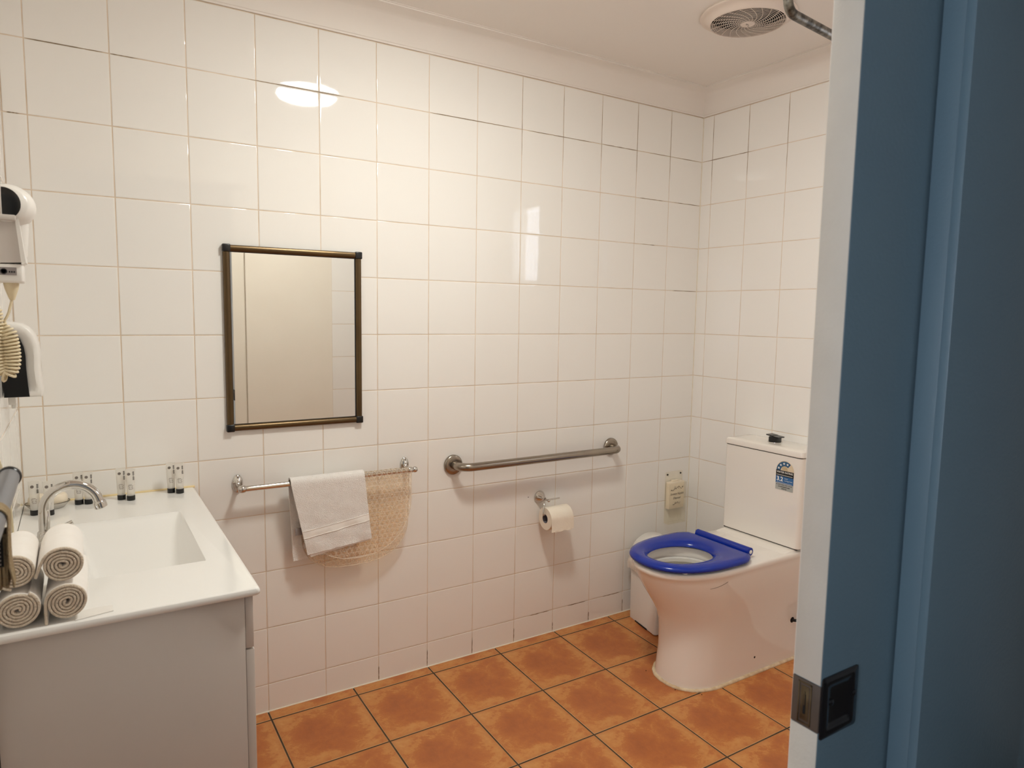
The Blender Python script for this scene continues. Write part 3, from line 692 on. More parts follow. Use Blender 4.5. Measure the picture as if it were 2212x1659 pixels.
# ------------------------------------------------------------------ sanitary bag holder
SX0,SX1,SZ0,SZ1=-.1585,-.0455,.3885,.6385
t=thing('sanitary_bag_holder','clear acrylic wall holder screwed up above the pedal bin','bag holder',((SX0+SX1)/2,-.001,SZ0))
mb=MB(); mb.loft([ring(SX0,SX1,SZ0,SZ1,.010,-.0008),ring(SX0,SX1,SZ0,SZ1,.010,-.0030)],0,cap0=True,cap1=True,smooth=False); mb.build('back_plate','clear_acrylic',t)
mb=MB(); yo=-.031
mb.box((SX0,yo,SZ0),(SX1,yo-.0022,SZ0+.198),0,.0006); mb.box((SX0,-.003,SZ0),(SX0+.0022,yo,SZ0+.198),0,.0004); mb.box((SX1-.0022,-.003,SZ0),(SX1,yo,SZ0+.198),0,.0004); mb.box((SX0,-.003,SZ0),(SX1,yo,SZ0+.0025),0,.0006)
mb.build('pocket','clear_acrylic',t)
for x in (SX0+.0125,SX1-.014):
    mb=MB(); mb.lathe([(.0045,0),(.0042,.0016),(.002,.0022),(0,.0023)],(x,-.003,SZ1-.0135),'-y',16); mb.build('screw','black_plastic',t)
t=thing('paper_bag_stack','cream printed sanitary bags standing in the clear wall holder','paper bags',(-.1065,-.018,.462))
CX0,CX1,CZ0,CZ1=-.1545,-.0560,.462,.592
mb=MB(); mb.box((CX0,-.0045,CZ0),(CX1,-.0275,CZ1),0,.0015); mb.box((CX0+.03,-.006,CZ1),(CX1-.03,-.020,CZ1+.006),0,.001); bg=mb.build('bags','soap',t)
mb=MB(); yk=-.0281
for txt,z,sz in (('Sanitary Napkin',.5285,.0152),('Disposal',.5080,.0152)):
    vs,fs=text_mb(txt,sz,((CX0+CX1)/2,yk,z),(1,0,0),(0,0,1),shear=.35,spacing=.92); mb.add(vs,fs)
mb.build('lettering','ink_brown',t)
cxm=(CX0+CX1)/2
for zc,sc in ((.5595,1.0),(.4865,.62)):
    mb=MB()
    for sg in (1,-1):
        mb.tube([(cxm+sg*sc*(.002+.030*s),yk-.0003,zc+sc*(.006*math.sin(s*5.5)+.003*sg)) for s in [i/20 for i in range(21)]],.0007*(1+.3*sc),5)
        mb.tube([(cxm+sg*sc*(.012+.006*math.cos(a)),yk-.0003,zc+sc*(.004+.006*math.sin(a))) for a in [i/12*5 for i in range(13)]],.0005,5)
        n=14; cx_=cxm+sg*sc*.036; cz_=zc+sc*(-.006 if sg<0 else .004)
        mb.add([(cx_+sc*(.0042*math.cos(2*PI*i/n)*math.cos(.7)-.0022*math.sin(2*PI*i/n)*math.sin(.7)),yk-.0002,cz_+sc*(.0042*math.cos(2*PI*i/n)*math.sin(.7)+.0022*math.sin(2*PI*i/n)*math.cos(.7))) for i in range(n)],[list(range(n))])
    mb.build('flourish','ink_brown',t)

# ------------------------------------------------------------------ toilet
TY=-.538
t=thing('toilet','white back-to-wall toilet suite with close coupled cistern','toilet',(-.40,TY,fz(TY)))
NP=128
def dshape(xf,w,Lr,ex=2.3,xb=-.0045,n=NP,rb=.012,cy=TY):
    """plan outline: flat back at x=xb, straight sides, rounded nose reaching xf; sampled by arc around a centre"""
    pts=[]; 
    # nose half
    nn=n*5//8; 
    for i in range(nn+1):
        a=PI/2+PI*i/nn; c,s_=math.cos(a),math.sin(a)
        pts.append((xf+Lr+Lr*(-abs(c)**(2/ex)),cy+w*(abs(s_)**(2/ex))*(1 if s_>=0 else -1)))
    m=n-nn-1; seq=[]
    # near side going back, across the back, far side coming forward
    A=(xf+Lr,cy-w); B=(xb,cy-w); C_=(xb,cy+w); D=(xf+Lr,cy+w)
    l1=abs(B[0]-A[0]); l2=2*w; tot=2*l1+l2
    for k in range(1,m+1):
        s=tot*k/(m+1)
        if s<l1: seq.append((A[0]+s*(1 if B[0]>A[0] else -1),A[1]))
        elif s<l1+l2: seq.append((xb,A[1]+(s-l1)))
        else: seq.append((B[0]-(s-l1-l2),D[1]))
    return pts+seq
zb=fz(-.60)
lev=[(-.012,.662,.131,.17),(.0,.662,.131,.17),(.03,.658,.1285,.17),(.10,.651,.126,.17),(.17,.650,.127,.17),(.215,.655,.131,.18),(.25,.668,.137,.19),(.285,.688,.145,.205),(.32,.712,.1545,.225),(.355,.736,.164,.245),(.39,.758,.172,.262),(.42,.774,.1775,.275),(.437,.781,.180,.28),(.4395,.785,.182,.285),(.447,.7885,.1835,.285),(.455,.7885,.1835,.285),(.4605,.786,.1815,.283),(.463,.781,.1775,.28)]
rings=[]
for z,xf,w,Lr in lev:
    ring_=dshape(-xf,w,Lr,2.25); zz=z+(zb if z<.02 else 0)
    rings.append([(x,y,zz+(fz(y)-zb if z<.02 else 0)) for x,y in ring_])
BC=(-.600,TY)
def open_ring(a,b,z,cx=BC[0]):
    """ellipse sampled by the same order as the outline (by angle of the outline point)"""
    o=[]
    for (x,y) in dshape(-.781,.1775,.28,2.25):
        dx,dy=(x-cx),(y-BC[1]); ang=math.atan2(dy/b,dx/a) if dx<.25 else math.atan2(dy/b,dx/a)
        o.append((cx+a*math.cos(ang),BC[1]+b*math.sin(ang),z))
    return o
mb=MB(); mb.loft(rings,0,cap0=True)
mb.loft([rings[-1],open_ring(.150,.130,.463),open_ring(.146,.126,.461),open_ring(.1445,.1245,.452),open_ring(.147,.127,.430),open_ring(.150,.129,.405)],0)
pan=mb.build('pan','porcelain',t,auto=50)
mb=MB(); mb.loft([open_ring(.150,.129,.405),open_ring(.147,.126,.385),open_ring(.128,.112,.340,-.59),open_ring(.100,.090,.300,-.58),open_ring(.072,.066,.268,-.57),open_ring(.058,.055,.255,-.56)],0,cap1=True); bw=mb.build('bowl_interior','bowl_porcelain',t)
mb=MB(); mb.loft([[(x,y,z) for x,y,z in open_ring(.1435,.1235,.4235)],open_ring(.132,.112,.421),open_ring(.132,.112,.408),open_ring(.149,.128,.404)],0); mb.build('flush_rim','bowl_porcelain',t)
# raised ledge under the cistern
mb=MB(); 
def rxy(x0,x1,y0,y1,r,z,n=5): return [(a,b,z) for a,b in rr(x0,x1,y0,y1,r,n)]
mb.loft([rxy(-.215,-.005,-.7125,-.3635,.012,.4625),rxy(-.209,-.005,-.7100,-.3660,.012,.4665),rxy(-.192,-.005,-.7100,-.3660,.012,.4675),rxy(-.186,-.005,-.7085,-.3675,.012,.4700),rxy(-.165,-.005,-.7085,-.3675,.012,.4705)],0,cap1=True); mb.build('cistern_ledge','porcelain',t)
# cistern and lid
mb=MB(); 
mb.loft([rxy(-.152,-.003,-.7235,-.3515,.014,.4740),rxy(-.155,-.003,-.7265,-.3485,.016,.4770),rxy(-.155,-.003,-.7225,-.3470,.016,.836)],0,cap0=True,cap1=True); ci=mb.build('cistern','porcelain',t)
mb=MB(); mb.box((-.150,-.718,.4700),(-.006,-.356,.4745)); mb.build('gap_shade','hole_dark',t)  # dark strips painted for the shade in the gaps below cistern and lid
mb=MB(); mb.box((-.150,-.717,.8355),(-.006,-.352,.8400)); mb.build('gap_shade','hole_dark',t)
mb=MB(); mb.loft([rxy(-.1565,-.003,-.7250,-.3440,.017,.8395),rxy(-.1585,-.003,-.7270,-.3425,.018,.8415),rxy(-.1590,-.003,-.7270,-.3425,.018,.857),rxy(-.1570,-.003,-.7250,-.3445,.017,.8625),rxy(-.150,-.003,-.718,-.351,.012,.8655),rxy(-.120,-.010,-.69,-.38,.012,.8665)],0,cap0=True,cap1=True); lid=mb.build('cistern_lid','porcelain',t)
bx,by,bz=-.066,-.530,.8665
mb=MB(); mb.lathe([(.030,bz-.0005),(.030,bz+.0012),(.026,bz+.0022),(.024,bz+.0015)],(bx,by,0),n=40); fr=mb.build('flush_ring','chrome',t)
mb=MB(); mb.box((bx-.017,by-.020,bz),(bx+.017,by+.020,bz+.022),0,.003); fb=mb.build('flush_button','black_plastic',t)
for (ya,yb_,za) in ((by-.030,by-.001,bz+.021),(by+.001,by+.030,bz+.0245)):
    mb=MB(); o=0
    mb.add([(bx-.020,ya,za-.001),(bx+.020,ya,za-.001),(bx+.020,yb_,za+.0015),(bx-.020,yb_,za+.0015),(bx-.020,ya,za+.003),(bx+.020,ya,za+.003),(bx+.020,yb_,za+.0055),(bx-.020,yb_,za+.0055)],[[0,1,2,3],[4,5,6,7],[0,1,5,4],[1,2,6,5],[2,3,7,6],[3,0,4,7]]); mb.build('button_paddle','black_plastic',under(fb,t))
# water rating sticker on the cistern front
sx_=-.1556; sy0,sy1,sz0_,sz1_=-.6105,-.6915,.6975,.8170
SW=abs(sy1-sy0); SH=sz1_-sz0_
def Q(u,v,d=0): return (sx_-.0003-d,sy0-u*SW,sz0_+v*SH)     # u to the right, v up
def pol(mb,pts,d,mi=0): mb.poly([Q(u,v,d) for u,v in pts],mi)
mb=MB(); asp=SW/SH
half=[(.5+.5*math.cos(a),.66+.34*math.sin(a)*1.0) for a in [PI*i/24 for i in range(25)]]
pol(mb,[(0,0),(1,0)]+half,0); st=mb.build('rating_sticker','sticker_cream',t,fix=False)
su=under(st,t)
mb=MB(); A0,A1=PI*.985,PI*.28; out=[(.5+.485*math.cos(a),.645+.33*math.sin(a)) for a in [A0+(A1-A0)*i/24 for i in range(25)]]; inn=[(.5+.25*math.cos(a),.645+.17*math.sin(a)) for a in [A1+(A0-A1)*i/24 for i in range(25)]]
o=len(out)
vs=[Q(u,v,.0003) for u,v in out+inn]; mb.add(vs,[[i,i+1,2*o-2-i,2*o-1-i] for i in range(o-1)]); mb.build('star_arc','sticker_teal',su,fix=False)
mb=MB()
for a in (PI*.90,PI*.735,PI*.56,PI*.385):
    cu_,cv_=.5+.37*math.cos(a),.65+.25*math.sin(a); p=[]
    for k in range(10):
        r_=.078 if k%2==0 else .031; aa=PI/2+PI*k/5; p.append((cu_+r_*math.cos(aa),cv_+r_*asp*math.sin(aa)))
    c0=(cu_,cv_); mb.add([Q(*c0,.0005)]+[Q(u,v,.0005) for u,v in p],[[0,1+k,1+(k+1)%10] for k in range(10)])
mb.build('stars','ink_white',su,fix=False)
mb=MB(); pol(mb,[(0,.46),(1,.46),(1,.66),(0,.66)],.0003); mb.build('title_band','ink_black',su,fix=False)
mb=MB(); pol(mb,[(0,.22),(1,.22),(1,.46),(0,.46)],.0003); mb.build('rating_band','sticker_blue',su,fix=False)
mb=MB(); pol(mb,[(0,.0),(1,.0),(1,.215),(0,.215)],.0003); mb.build('licence_band','sticker_grey',su,fix=False)
def st_text(mb,txt,size,u,v,align='CENTER',bold=0,sp=1):
    vs,fs=text_mb(txt,size,Q(u,v,.0006),(0,-1,0),(0,0,1),align=align,bold=bold,spacing=sp); mb.add(vs,fs)
mb=MB(); st_text(mb,'WATER RATING',.0100,.5,.572,bold=.0002,sp=1.0); st_text(mb,'3.2',.0245,.05,.30,'LEFT',bold=.0006)
st_text(mb,'litres',.0072,.50,.385,'LEFT'); st_text(mb,'average flush',.0070,.50,.315,'LEFT')
for k in range(22): pol(mb,[(.05+k*.041,.492+.0),(.05+k*.041+.028,.492),(.05+k*.041+.028,.512),(.05+k*.041,.512)],.0006)
for k in range(20): pol(mb,[(.06+k*.044,.238),(.06+k*.044+.026,.238),(.06+k*.044+.026,.252),(.06+k*.044,.252)],.0006)
mb.build('white_lettering','ink_white',su,fix=False)
mb=MB(); rgk=random.Random(2)
for v,u0,u1,w_ in ((.175,.05,.95,.022),(.108,.17,.82,.03),(.045,.36,.64,.03)):
    u=u0
    while u<u1:
        l=rgk.uniform(.015,.04); pol(mb,[(u,v-w_/2),(min(u+l,u1),v-w_/2),(min(u+l,u1),v+w_/2),(u,v+w_/2)],.0006); u+=l+(.03 if rgk.random()<.2 else .010)
mb.build('small_print','ink_black',su,fix=False)
mb=MB()
for k in range(5): pol(mb,[(.33,.69+k*.022),(.67-.02*k,.69+k*.022),(.67-.02*k,.70+k*.022),(.33,.70+k*.022)],.0006)
mb.build('gold_print','ink_gold',su,fix=False)
# seat ring
def seat_out(g,z):
    pts=dshape(-.797+g,.187-g,.27,2.35,xb=-.392-g*.5,rb=.02); out=[]
    for (x,y) in pts:
        # chamfer the rear corners towards the hinge
        dx=x+.392+.03; 
        k_=max(0,(x+.47)/.078); y2=TY+(y-TY)*(1-.16*k_**2.2)
        out.append((x,y2,z))
    return out
def seat_in(a,b,z,cx=-.603):
    o=[]
    for (x,y,_) in seat_out(0,0):
        ang=math.atan2((y-TY)/b,(x-cx)/a); ca,sa=math.cos(ang),math.sin(ang); ex=2.15
        o.append((cx+a*math.copysign(abs(ca)**(2/ex),ca),TY+b*math.copysign(abs(sa)**(2/ex),sa),z))
    return o
mb=MB(); ZS=.470
mb.loft([seat_in(.130,.104,ZS+.001),seat_out(.012,ZS),seat_out(.003,ZS+.003),seat_out(0,ZS+.009),seat_out(.002,ZS+.016),seat_out(.010,ZS+.0215),seat_out(.021,ZS+.0242),seat_out(.031,ZS+.0246),
  seat_in(.149,.123,ZS+.0215),seat_in(.142,.116,ZS+.0175),seat_in(.135,.109,ZS+.010),seat_in(.1305,.1045,ZS+.004),seat_in(.130,.104,ZS+.001)],0)
stt=mb.build('seat','blue_plastic',t,auto=80)
for x,y in ((-.70,TY-.120),(-.70,TY+.120),(-.47,TY-.125),(-.47,TY+.125)):
    mb=MB(); mb.lathe([(.011,.4625),(.011,.4712)],(x,y,0),n=16); mb.build('seat_buffer','white_plastic',under(stt,t))
mb=MB(); HBx,HBz=-.366,.4865; n=24
def hb_(y,s=1): 
    o=[]
    for i in range(n):
        a=2*PI*i/n; r_=.0165*s; o.append((HBx+r_*math.cos(a)*1.0,y,HBz+.002+r_*math.sin(a)))
    return o
mb.loft([hb_(-.673,.82),hb_(-.671),hb_(-.406),hb_(-.404,.82)],0,cap0=True,cap1=True)
mb.loft([[(-.372,-.668,ZS+.0165),(-.415,-.685,ZS+.0235)],[(-.372,-.408,ZS+.0165),(-.415,-.391,ZS+.0235)]],0,closed=False)
hbr=mb.build('hinge_bar','blue_plastic',t)
mb=MB(); mb.lathe([(.0075,0),(.0075,.0012),(.005,.0025),(0,.0025)],(HBx,-.6725,HBz+.002),'-y',20); mb.build('hinge_pin','white_plastic',under(hbr,t))
mb=MB(); mb.lathe([(.007,.463),(.007,.482),(.0085,.4845),(.0085,.4905),(.006,.492),(0,.492)],(-.345,-.385,0),n=18); mb.build('hinge_bolt','zinc_tube',t)
mb=MB(); mb.lathe([(.011,.4628),(.011,.4645),(.007,.4665),(0,.467)],(-.335,-.392,0),n=18); mb.build('bolt_cover','white_plastic',t)
# sealant around the foot, inspection hole, hose
mb=MB(); ol=dshape(-.664,.133,.17,2.25,n=96,xb=-.006)
pth=[(x,y,fz(y)+.002) for x,y in ol if x<-.008]
k0=max(range(len(pth)),key=lambda i:math.hypot(pth[i][0]-pth[i-1][0],pth[i][1]-pth[i-1][1])); pth=pth[k0:]+pth[:k0]
rs=random.Random(6); mb.tube(pth,[.0075*rs.uniform(.85,1.15) for _ in pth],10); sb=mb.build('sealant_bead','bead_cream',t)
for (x,y) in ((-.655,-.445),(-.652,-.60),(-.60,-.672)): mb=MB(); mb.lathe([(.0022,0),(.0015,.0016),(0,.002)],(x-.012*(x<-.64),y,fz(y)+.0005),n=8); mb.build('grout_speck','hole_dark',t)
# ------------------------------------------------------------------ camera (also used to lay the two small marks on the pan)
CAM=Vector((-2.51621387,-2.3538086,1.38308327)); FPX=1495.5255; yaw,pit,rol=.5624,-.1023,.0161
fwd=Vector((0.53047099,0.84153388,-0.10208456)); rgt0=Vector((math.cos(yaw),-math.sin(yaw),0)); rgt0=(rgt0-fwd*rgt0.dot(fwd)).normalized(); up0=rgt0.cross(fwd).normalized()
rgt=rgt0*math.cos(rol)+up0*math.sin(rol); upv=-rgt0*math.sin(rol)+up0*math.cos(rol)
# marks measured on the near side of the pan: scuff line, screw hole, hose entry
pmesh=pan.data; bv=BVHTree.FromPolygons([v.co+t['_loc'] for v in pmesh.vertices],[list(p.vertices) for p in pmesh.polygons])
def onpan(x,z):          # point on the near (-y) side of the pan at length x, height z
    h=bv.ray_cast(Vector((x,-1.2,z)),Vector((0,1,0))); return (h[0],h[1]) if h[0] else (Vector((x,-.66,z)),Vector((0,-1,0)))
h,nm=onpan(-.300,.047); mb=MB(); mb.lathe([(.0045,0),(.0045,.0006),(0,.0004)],(h.x,h.y+.0004,h.z),'-y',14); mb.build('screw_hole','hole_dark',t)
mb=MB(); pp=[]
for x,z in ((-.612,.402),(-.590,.404),(-.568,.408),(-.550,.4135),(-.536,.4195)):
    h,nm=onpan(x,z); pp.append(h+nm*(.0003 if nm.y<0 else -.0003))
mb.tube(bez(pp,5),[.0007]*(5*4+1),5); mb.build('scuff_mark','ink_brown',t)
h,nm=onpan(-.073,.148); mb=MB(); mb.lathe([(.012,0),(.012,.001),(0,.0006)],(h.x,h.y+.0006,h.z),'-y',20); mb.build('hose_opening','hole_dark',t)
mb=MB(); mb.tube(bez([(h.x+.002,h.y+.02,h.z+.0),(h.x+.004,h.y-.010,h.z+.000),(h.x+.022,h.y-.034,h.z+.012),(h.x+.045,h.y-.036,h.z+.030),(h.x+.066,h.y-.020,h.z+.05)],8),.0058,12); mb.build('water_hose','rubber',t)

# ------------------------------------------------------------------ bin
BA=math.radians(10.2); bo=Vector((-.406,-.050,fz(-.15))); ex=Vector((math.cos(BA),-math.sin(BA)*1.0,0)); ey=Vector((-math.sin(BA),-math.cos(BA),0))
# local: u away from the visible face (towards +x), v towards the camera side (-y)
ex=Vector((math.cos(BA),-math.sin(BA),0)); ey=Vector((-math.sin(BA),-math.cos(BA),0))
def Bp(u,v,z): return bo+ex*u+ey*v+Vector((0,0,z))
t=thing('waste_bin','white plastic swing lid bin in the corner behind the toilet','bin',tuple(Bp(.085,.105,0)))
def brect(u0,u1,v0,v1,z,r=.014,n=4): return [tuple(Bp(a,b,z)) for a,b in rr(u0,u1,v0,v1,r,n)]
mb=MB(); mb.loft([brect(.004,.166,.004,.206,.0005,.010),brect(.001,.169,.001,.209,.004,.012),brect(-.002,.172,-.002,.212,.30,.012)],0,cap0=True); bb=mb.build('bin_body','white_plastic',t)
mb=MB(); mb.prism([tuple(Bp(-.0012,.055,.0006)),tuple(Bp(-.0012,.15,.0006)),tuple(Bp(-.0012,.15,.0075)),tuple(Bp(-.0012,.055,.0075))],tuple(ex*.001)); mb.build('foot_recess','hole_dark',under(bb,t))
mb=MB(); mb.loft([brect(-.009,.179,-.009,.219,.292,.016),brect(-.011,.181,-.011,.221,.306,.016),brect(-.010,.180,-.010,.220,.318,.016),brect(-.004,.174,-.004,.214,.322,.016)],0)
def vault(s,z0,h,inset): 
    rows=[]
    return rows
nA=18; rows=[]
for k,(v,sc) in enumerate(((.000,.0),(.002,.55),(.008,.86),(.020,1),(.190,1),(.202,.86),(.208,.55),(.210,.0))):
    rows.append([tuple(Bp(.085-.083*math.cos(PI*i/nA)*(1 if sc>.5 else .98),v,.320+.080*sc*(math.sin(PI*i/nA)**.85))) for i in range(nA+1)])
mb.loft(rows,0,closed=False); ld=mb.build('lid','white_plastic',t,auto=60)
mb=MB(); 
fr_=[]
for (v,dz) in ((.034,0),(.036,.0022),(.176,.0022),(.178,0)):
    fr_.append([tuple(Bp(.085-.0835*math.cos(a)*1.0,v,.3205+(.080+dz)*(math.sin(a)**.85))) for a in [PI*(.10+.80*i/16) for i in range(17)]])
mb.loft(fr_,0,closed=False); mb.build('swing_flap','white_plastic',under(ld,t),auto=60)
mb=MB(); rg2=random.Random(8); rows=[]
per=brect(-.006,.176,-.006,.216,0,.016,6); npz=len(per); cen=Bp(.085,.105,0)
import itertools
for k in range(7):
    row=[]
    for i,p in enumerate(per):
        v=Vector(p)-cen; v.z=0; n_=v.normalized(); flare=[.001,.004,.009,.013,.015,.014,.012][k]*(.6+.4*math.sin(i*1.9+k*.3))+rg2.uniform(-.0012,.0012)
        z=.302-[0,.010,.022,.036,.050,.060,.067][k]*(1+.10*math.sin(i*1.3)+.08*math.sin(i*.6+1))
        q=Vector(p)+n_*max(flare,.002); row.append((q.x,q.y,bo.z+z))
    rows.append(row)
mb.loft(rows,0); mb.build('bin_liner','bag_plastic',t,auto=60)

# ------------------------------------------------------------------ vanity cabinet
ZC=.819; VX=-2.218; VY=-.935
t=thing('vanity_cabinet','white vanity cabinet standing against the left wall under the basin','cabinet',(-2.45,-.46,fz(-.46)))
mb=MB(); pz=.12
mb.box((XL+.0015,-.902,-.024),(-2.2475,-.920,ZC-.0165),0,.0008); mb.build('side_panel','cabinet_white',t)
mb=MB(); mb.box((XL+.0015,-.003,-.002),(-2.2475,-.019,ZC-.0165),0,.0008); mb.build('side_panel','cabinet_white',t)
mb=MB(); mb.box((XL+.0015,-.019,pz),(XL+.010,-.902,ZC-.0165)); mb.box((XL+.0015,-.019,pz-.016),(-2.2495,-.902,pz)); mb.box((-2.30,-.019,-.01),(-2.285,-.902,pz-.016)); mb.build('carcass','cabinet_white',t)
dy=(-.005,-.308,-.612,-.9165)
for i in range(3):
    mb=MB(); mb.box((-2.2460,dy[i]-.0015,.687),(-2.2300,dy[i+1]+.0015,ZC-.020),0,.0012); mb.build('top_rail_front','cabinet_white',t) if i==0 else None
    if i: mb.build('top_rail_front','cabinet_white',t)
    mb=MB(); mb.box((-2.2460,dy[i]-.0015,.105),(-2.2290,dy[i+1]+.0015,.6835),0,.0018); mb.build('door','cabinet_white',t)

# basin top: slab with a ramped trough
t=thing('wash_basin','glossy white one-piece basin top on the vanity','basin',(-2.44,-.47,ZC-.016))
BX0,BX1,BY0,BY1=-2.545,-2.289,-.27,-.717
mb=MB(); x0,x1,y0,y1=XL+.001,VX,VY,-.001
def slab(i,z): return [(x0,y1,z),(x1-i,y1,z),(x1-i,y0+i,z),(x0,y0+i,z)]
nb=10
def slr(i,z,r=.008):
    o=[(x0,y1,z),(x1-i,y1,z)]
    for k in range(7):
        a=-PI/2*k/6; o.append((x1-i-r+r*math.cos(a),y0+i+r+r*math.sin(a),z))
    o.append((x0,y0+i,z)); return o
rings=[slr(.010,ZC-.016),slr(.003,ZC-.0155),slr(.0008,ZC-.013),slr(0,ZC-.010),slr(.0006,ZC-.005),slr(.0022,ZC-.0018),slr(.0050,ZC-.0003),slr(.0085,ZC)]
mb.loft(rings,0)
# top ring around the hole
o=slr(.0085,ZC); X1=x1-.0085; Y0=y0+.0085
def q4(a,b,c,d): mb.add([a,b,c,d],[[0,1,2,3]],0,True)
mb.add([*o,(BX0,BY1,ZC),(BX0,BY0,ZC),(BX1,BY0,ZC),(BX1,BY1,ZC)],[[0,1,11,12,13][:0] or [0,1,12,11],[1]+list(range(2,9))+[13,12] ,[8,9,10,13],[9,0,11,10]],0,True) if False else None
n_o=len(o); base=mb.add(list(o)+[(BX0,BY1,ZC),(BX0,BY0,ZC),(BX1,BY0,ZC),(BX1,BY1,ZC)],[[0,1,n_o+2,n_o+1],[1]+list(range(2,n_o-1))+[n_o+3,n_o+2],[n_o-2,n_o-1,n_o,n_o+3],[n_o-1,0,n_o+1,n_o]],0,True)
top_o=mb.build('slab','vanity_stone',t,auto=35)
mb=MB(); ny=48
def dep(y):
    s=(BY0-y)/(BY0-BY1); s=min(max(s,0),1)
    return .100*(s**.62)*(1 if s<1 else 1)
rows=[]
ysamp=[BY0-(BY0-BY1-.022)*(i/ny)**1.25 for i in range(ny+1)]
def row_at(y,d,inset=0):
    prof=[]                      # (offset from side edge as a fraction, depth fraction)
    P_=[(0,0),(.0006,.012),(.0018,.04),(.002+.12*d,.25),(.003+.26*d,.5),(.004+.44*d,.80),(.005+.50*d,.90),(.008+.55*d,.975),(.014+.57*d,1.0),(.03+.57*d,1.0)]
    L_=[(BX0+a,y,ZC-d*f) for a,f in P_]; R_=[(BX1-a,y,ZC-d*f) for a,f in reversed(P_)]; return L_+R_
for y in ysamp: rows.append(row_at(y,max(dep(y),.0001)))
d_end=dep(ysamp[-1])
for f,dyy in ((.97,-.006),(.80,-.012),(.4,-.018),(.06,-.0212),(0,-.022)): rows.append(row_at(ysamp[-1]+dyy,max(d_end*f,.0001)))
mb.loft(rows,0,closed=False); mb.build('bowl','vanity_stone',t,auto=50)
mb=MB(); mb.tube([(XL+.004,-.003,ZC+.0012),(VX+.001,-.003,ZC+.0012)],.0036,8); mb.build('sealant_bead','bead_yellow',t)

# ------------------------------------------------------------------ basin mixer
t=thing('basin_tap','chrome gooseneck basin tap curving over the basin','tap',(-2.595,-.47,ZC))
TYY=-.47; cx,cz,R_=-2.5405,.9135,.0545
pts=[(-2.595,TYY,ZC+.004),(-2.595,TYY,ZC+.04),(-2.595,TYY,.900)]+[(cx-R_*math.cos(a),TYY,cz+R_*math.sin(a)) for a in [PI*i/24 for i in range(0,23)]]
pts+=[(pts[-1][0]+.0022,TYY,pts[-1][2]-.008)]
mb=MB(); mb.tube(pts,[.0118]*3+[.0112]*(len(pts)-3),20); mb.build('spout','chrome',t)
e_=Vector(pts[-1]); dd=(Vector(pts[-1])-Vector(pts[-2])).normalized()
mb=MB(); mb.tube([e_-dd*.004,e_-dd*.001,e_+dd*.001,e_+dd*.013,e_+dd*.0145],[.0115,.0138,.0142,.0142,.0125],20); mb.build('aerator','chrome',t)
mb=MB(); mb.lathe([(.0245,ZC+.0004),(.0245,ZC+.006),(.021,ZC+.010),(.0165,ZC+.030),(.0150,ZC+.045),(.012,ZC+.048)],(-2.595,TYY,0),n=28); mb.build('base','chrome',t)
mb=MB(); mb.lathe([(.0110,0),(.0120,.012),(.0135,.018),(.0135,.030),(.009,.036),(0,.037)],(-2.592,TYY-.006,ZC+.034),'-y',22); mb.tube([(-2.590,TYY-.026,ZC+.037),(-2.560,TYY-.030,ZC+.060),(-2.540,TYY-.030,ZC+.068)],[.005,.0048,.0055],12); mb.build('lever','chrome',t)

# ------------------------------------------------------------------ toiletry tubes
def make_tube(loc,label):
    t=thing('toiletry_tube',label,'toiletry tube',loc,'travel tubes on the basin top'); X,Y,Z=loc; n=28
    mb=MB(); rw=[]
    for z,a,b in ((.0135,.0098,.0098),(.016,.0104,.0102),(.030,.0109,.0095),(.050,.0117,.0075),(.070,.0124,.0045),(.082,.0128,.0022),(.0845,.0129,.0011),(.0930,.0130,.0010)):
        rw.append([(X+a*math.cos(2*PI*i/n),Y+b*math.sin(2*PI*i/n),Z+z) for i in range(n)])
    mb.loft(rw,0,cap0=True,cap1=True); body=mb.build('tube_body','clear_tube',t,auto=60)
    mb=MB(); mb.lathe([(.0108,.0004),(.0112,.0012),(.0112,.0135),(.0104,.0142)],(X,Y,Z),n=28); mb.build('cap','black_cap',t)
    mb=MB(); 
    def fy(z): # front surface
        zz=(.0135,.03,.05,.07,.082,.093); bb=(.0100,.0097,.0077,.0047,.0024,.0012)
        for i in range(5):
            if z<=zz[i+1]: f=(z-zz[i])/(zz[i+1]-zz[i]); return bb[i]+(bb[i+1]-bb[i])*f
        return bb[-1]
    def mark(x0_,x1_,z0_,z1_): 
        def yy(x,z): return Y-fy(z)*math.sqrt(max(0,1-(x/.0128)**2))-.0005
        mb.add([(X+x0_,yy(x0_,z0_),Z+z0_),(X+x1_,yy(x1_,z0_),Z+z0_),(X+x1_,yy(x1_,z1_),Z+z1_),(X+x0_,yy(x0_,z1_),Z+z1_)],[[0,1,2,3]])
    nn=16; cz_=.078; mb.add([(X-.004+.0042*math.cos(2*PI*i/nn),Y-fy(cz_)-.0006,Z+cz_+.0042*math.sin(2*PI*i/nn)) for i in range(nn)],[list(range(nn))])
    mb.build('logo_print','ink_grey',t,fix=False); mb=MB()
    for (z,a,b) in ((.0455,-.006,.003),(.0425,-.007,.006),(.039,-.006,.005),(.036,-.006,.006),(.033,-.005,.005)): mark(a,b,z,z+.0013)
    mb.build('text_print','ink_grey',t,fix=False)
    mb=MB()
    z_=.060
    for k in range(7): mark(.0058,.0100,z_,z_+.0022) if k!=3 else mark(.0072,.0086,z_,z_+.0022); z_+=.0036
    mb.build('side_print','ink_black',t,fix=False)
    return t
def copy_thing(t,loc,label):
    r=t['_obj'].copy(); col.objects.link(r); r.location=loc; r['label']=label
    for ch in list(t['_obj'].children):
        c=ch.copy(); col.objects.link(c); c.parent=r
        for g in list(ch.children):
            d2=g.copy(); col.objects.link(d2); d2.parent=c
    return r
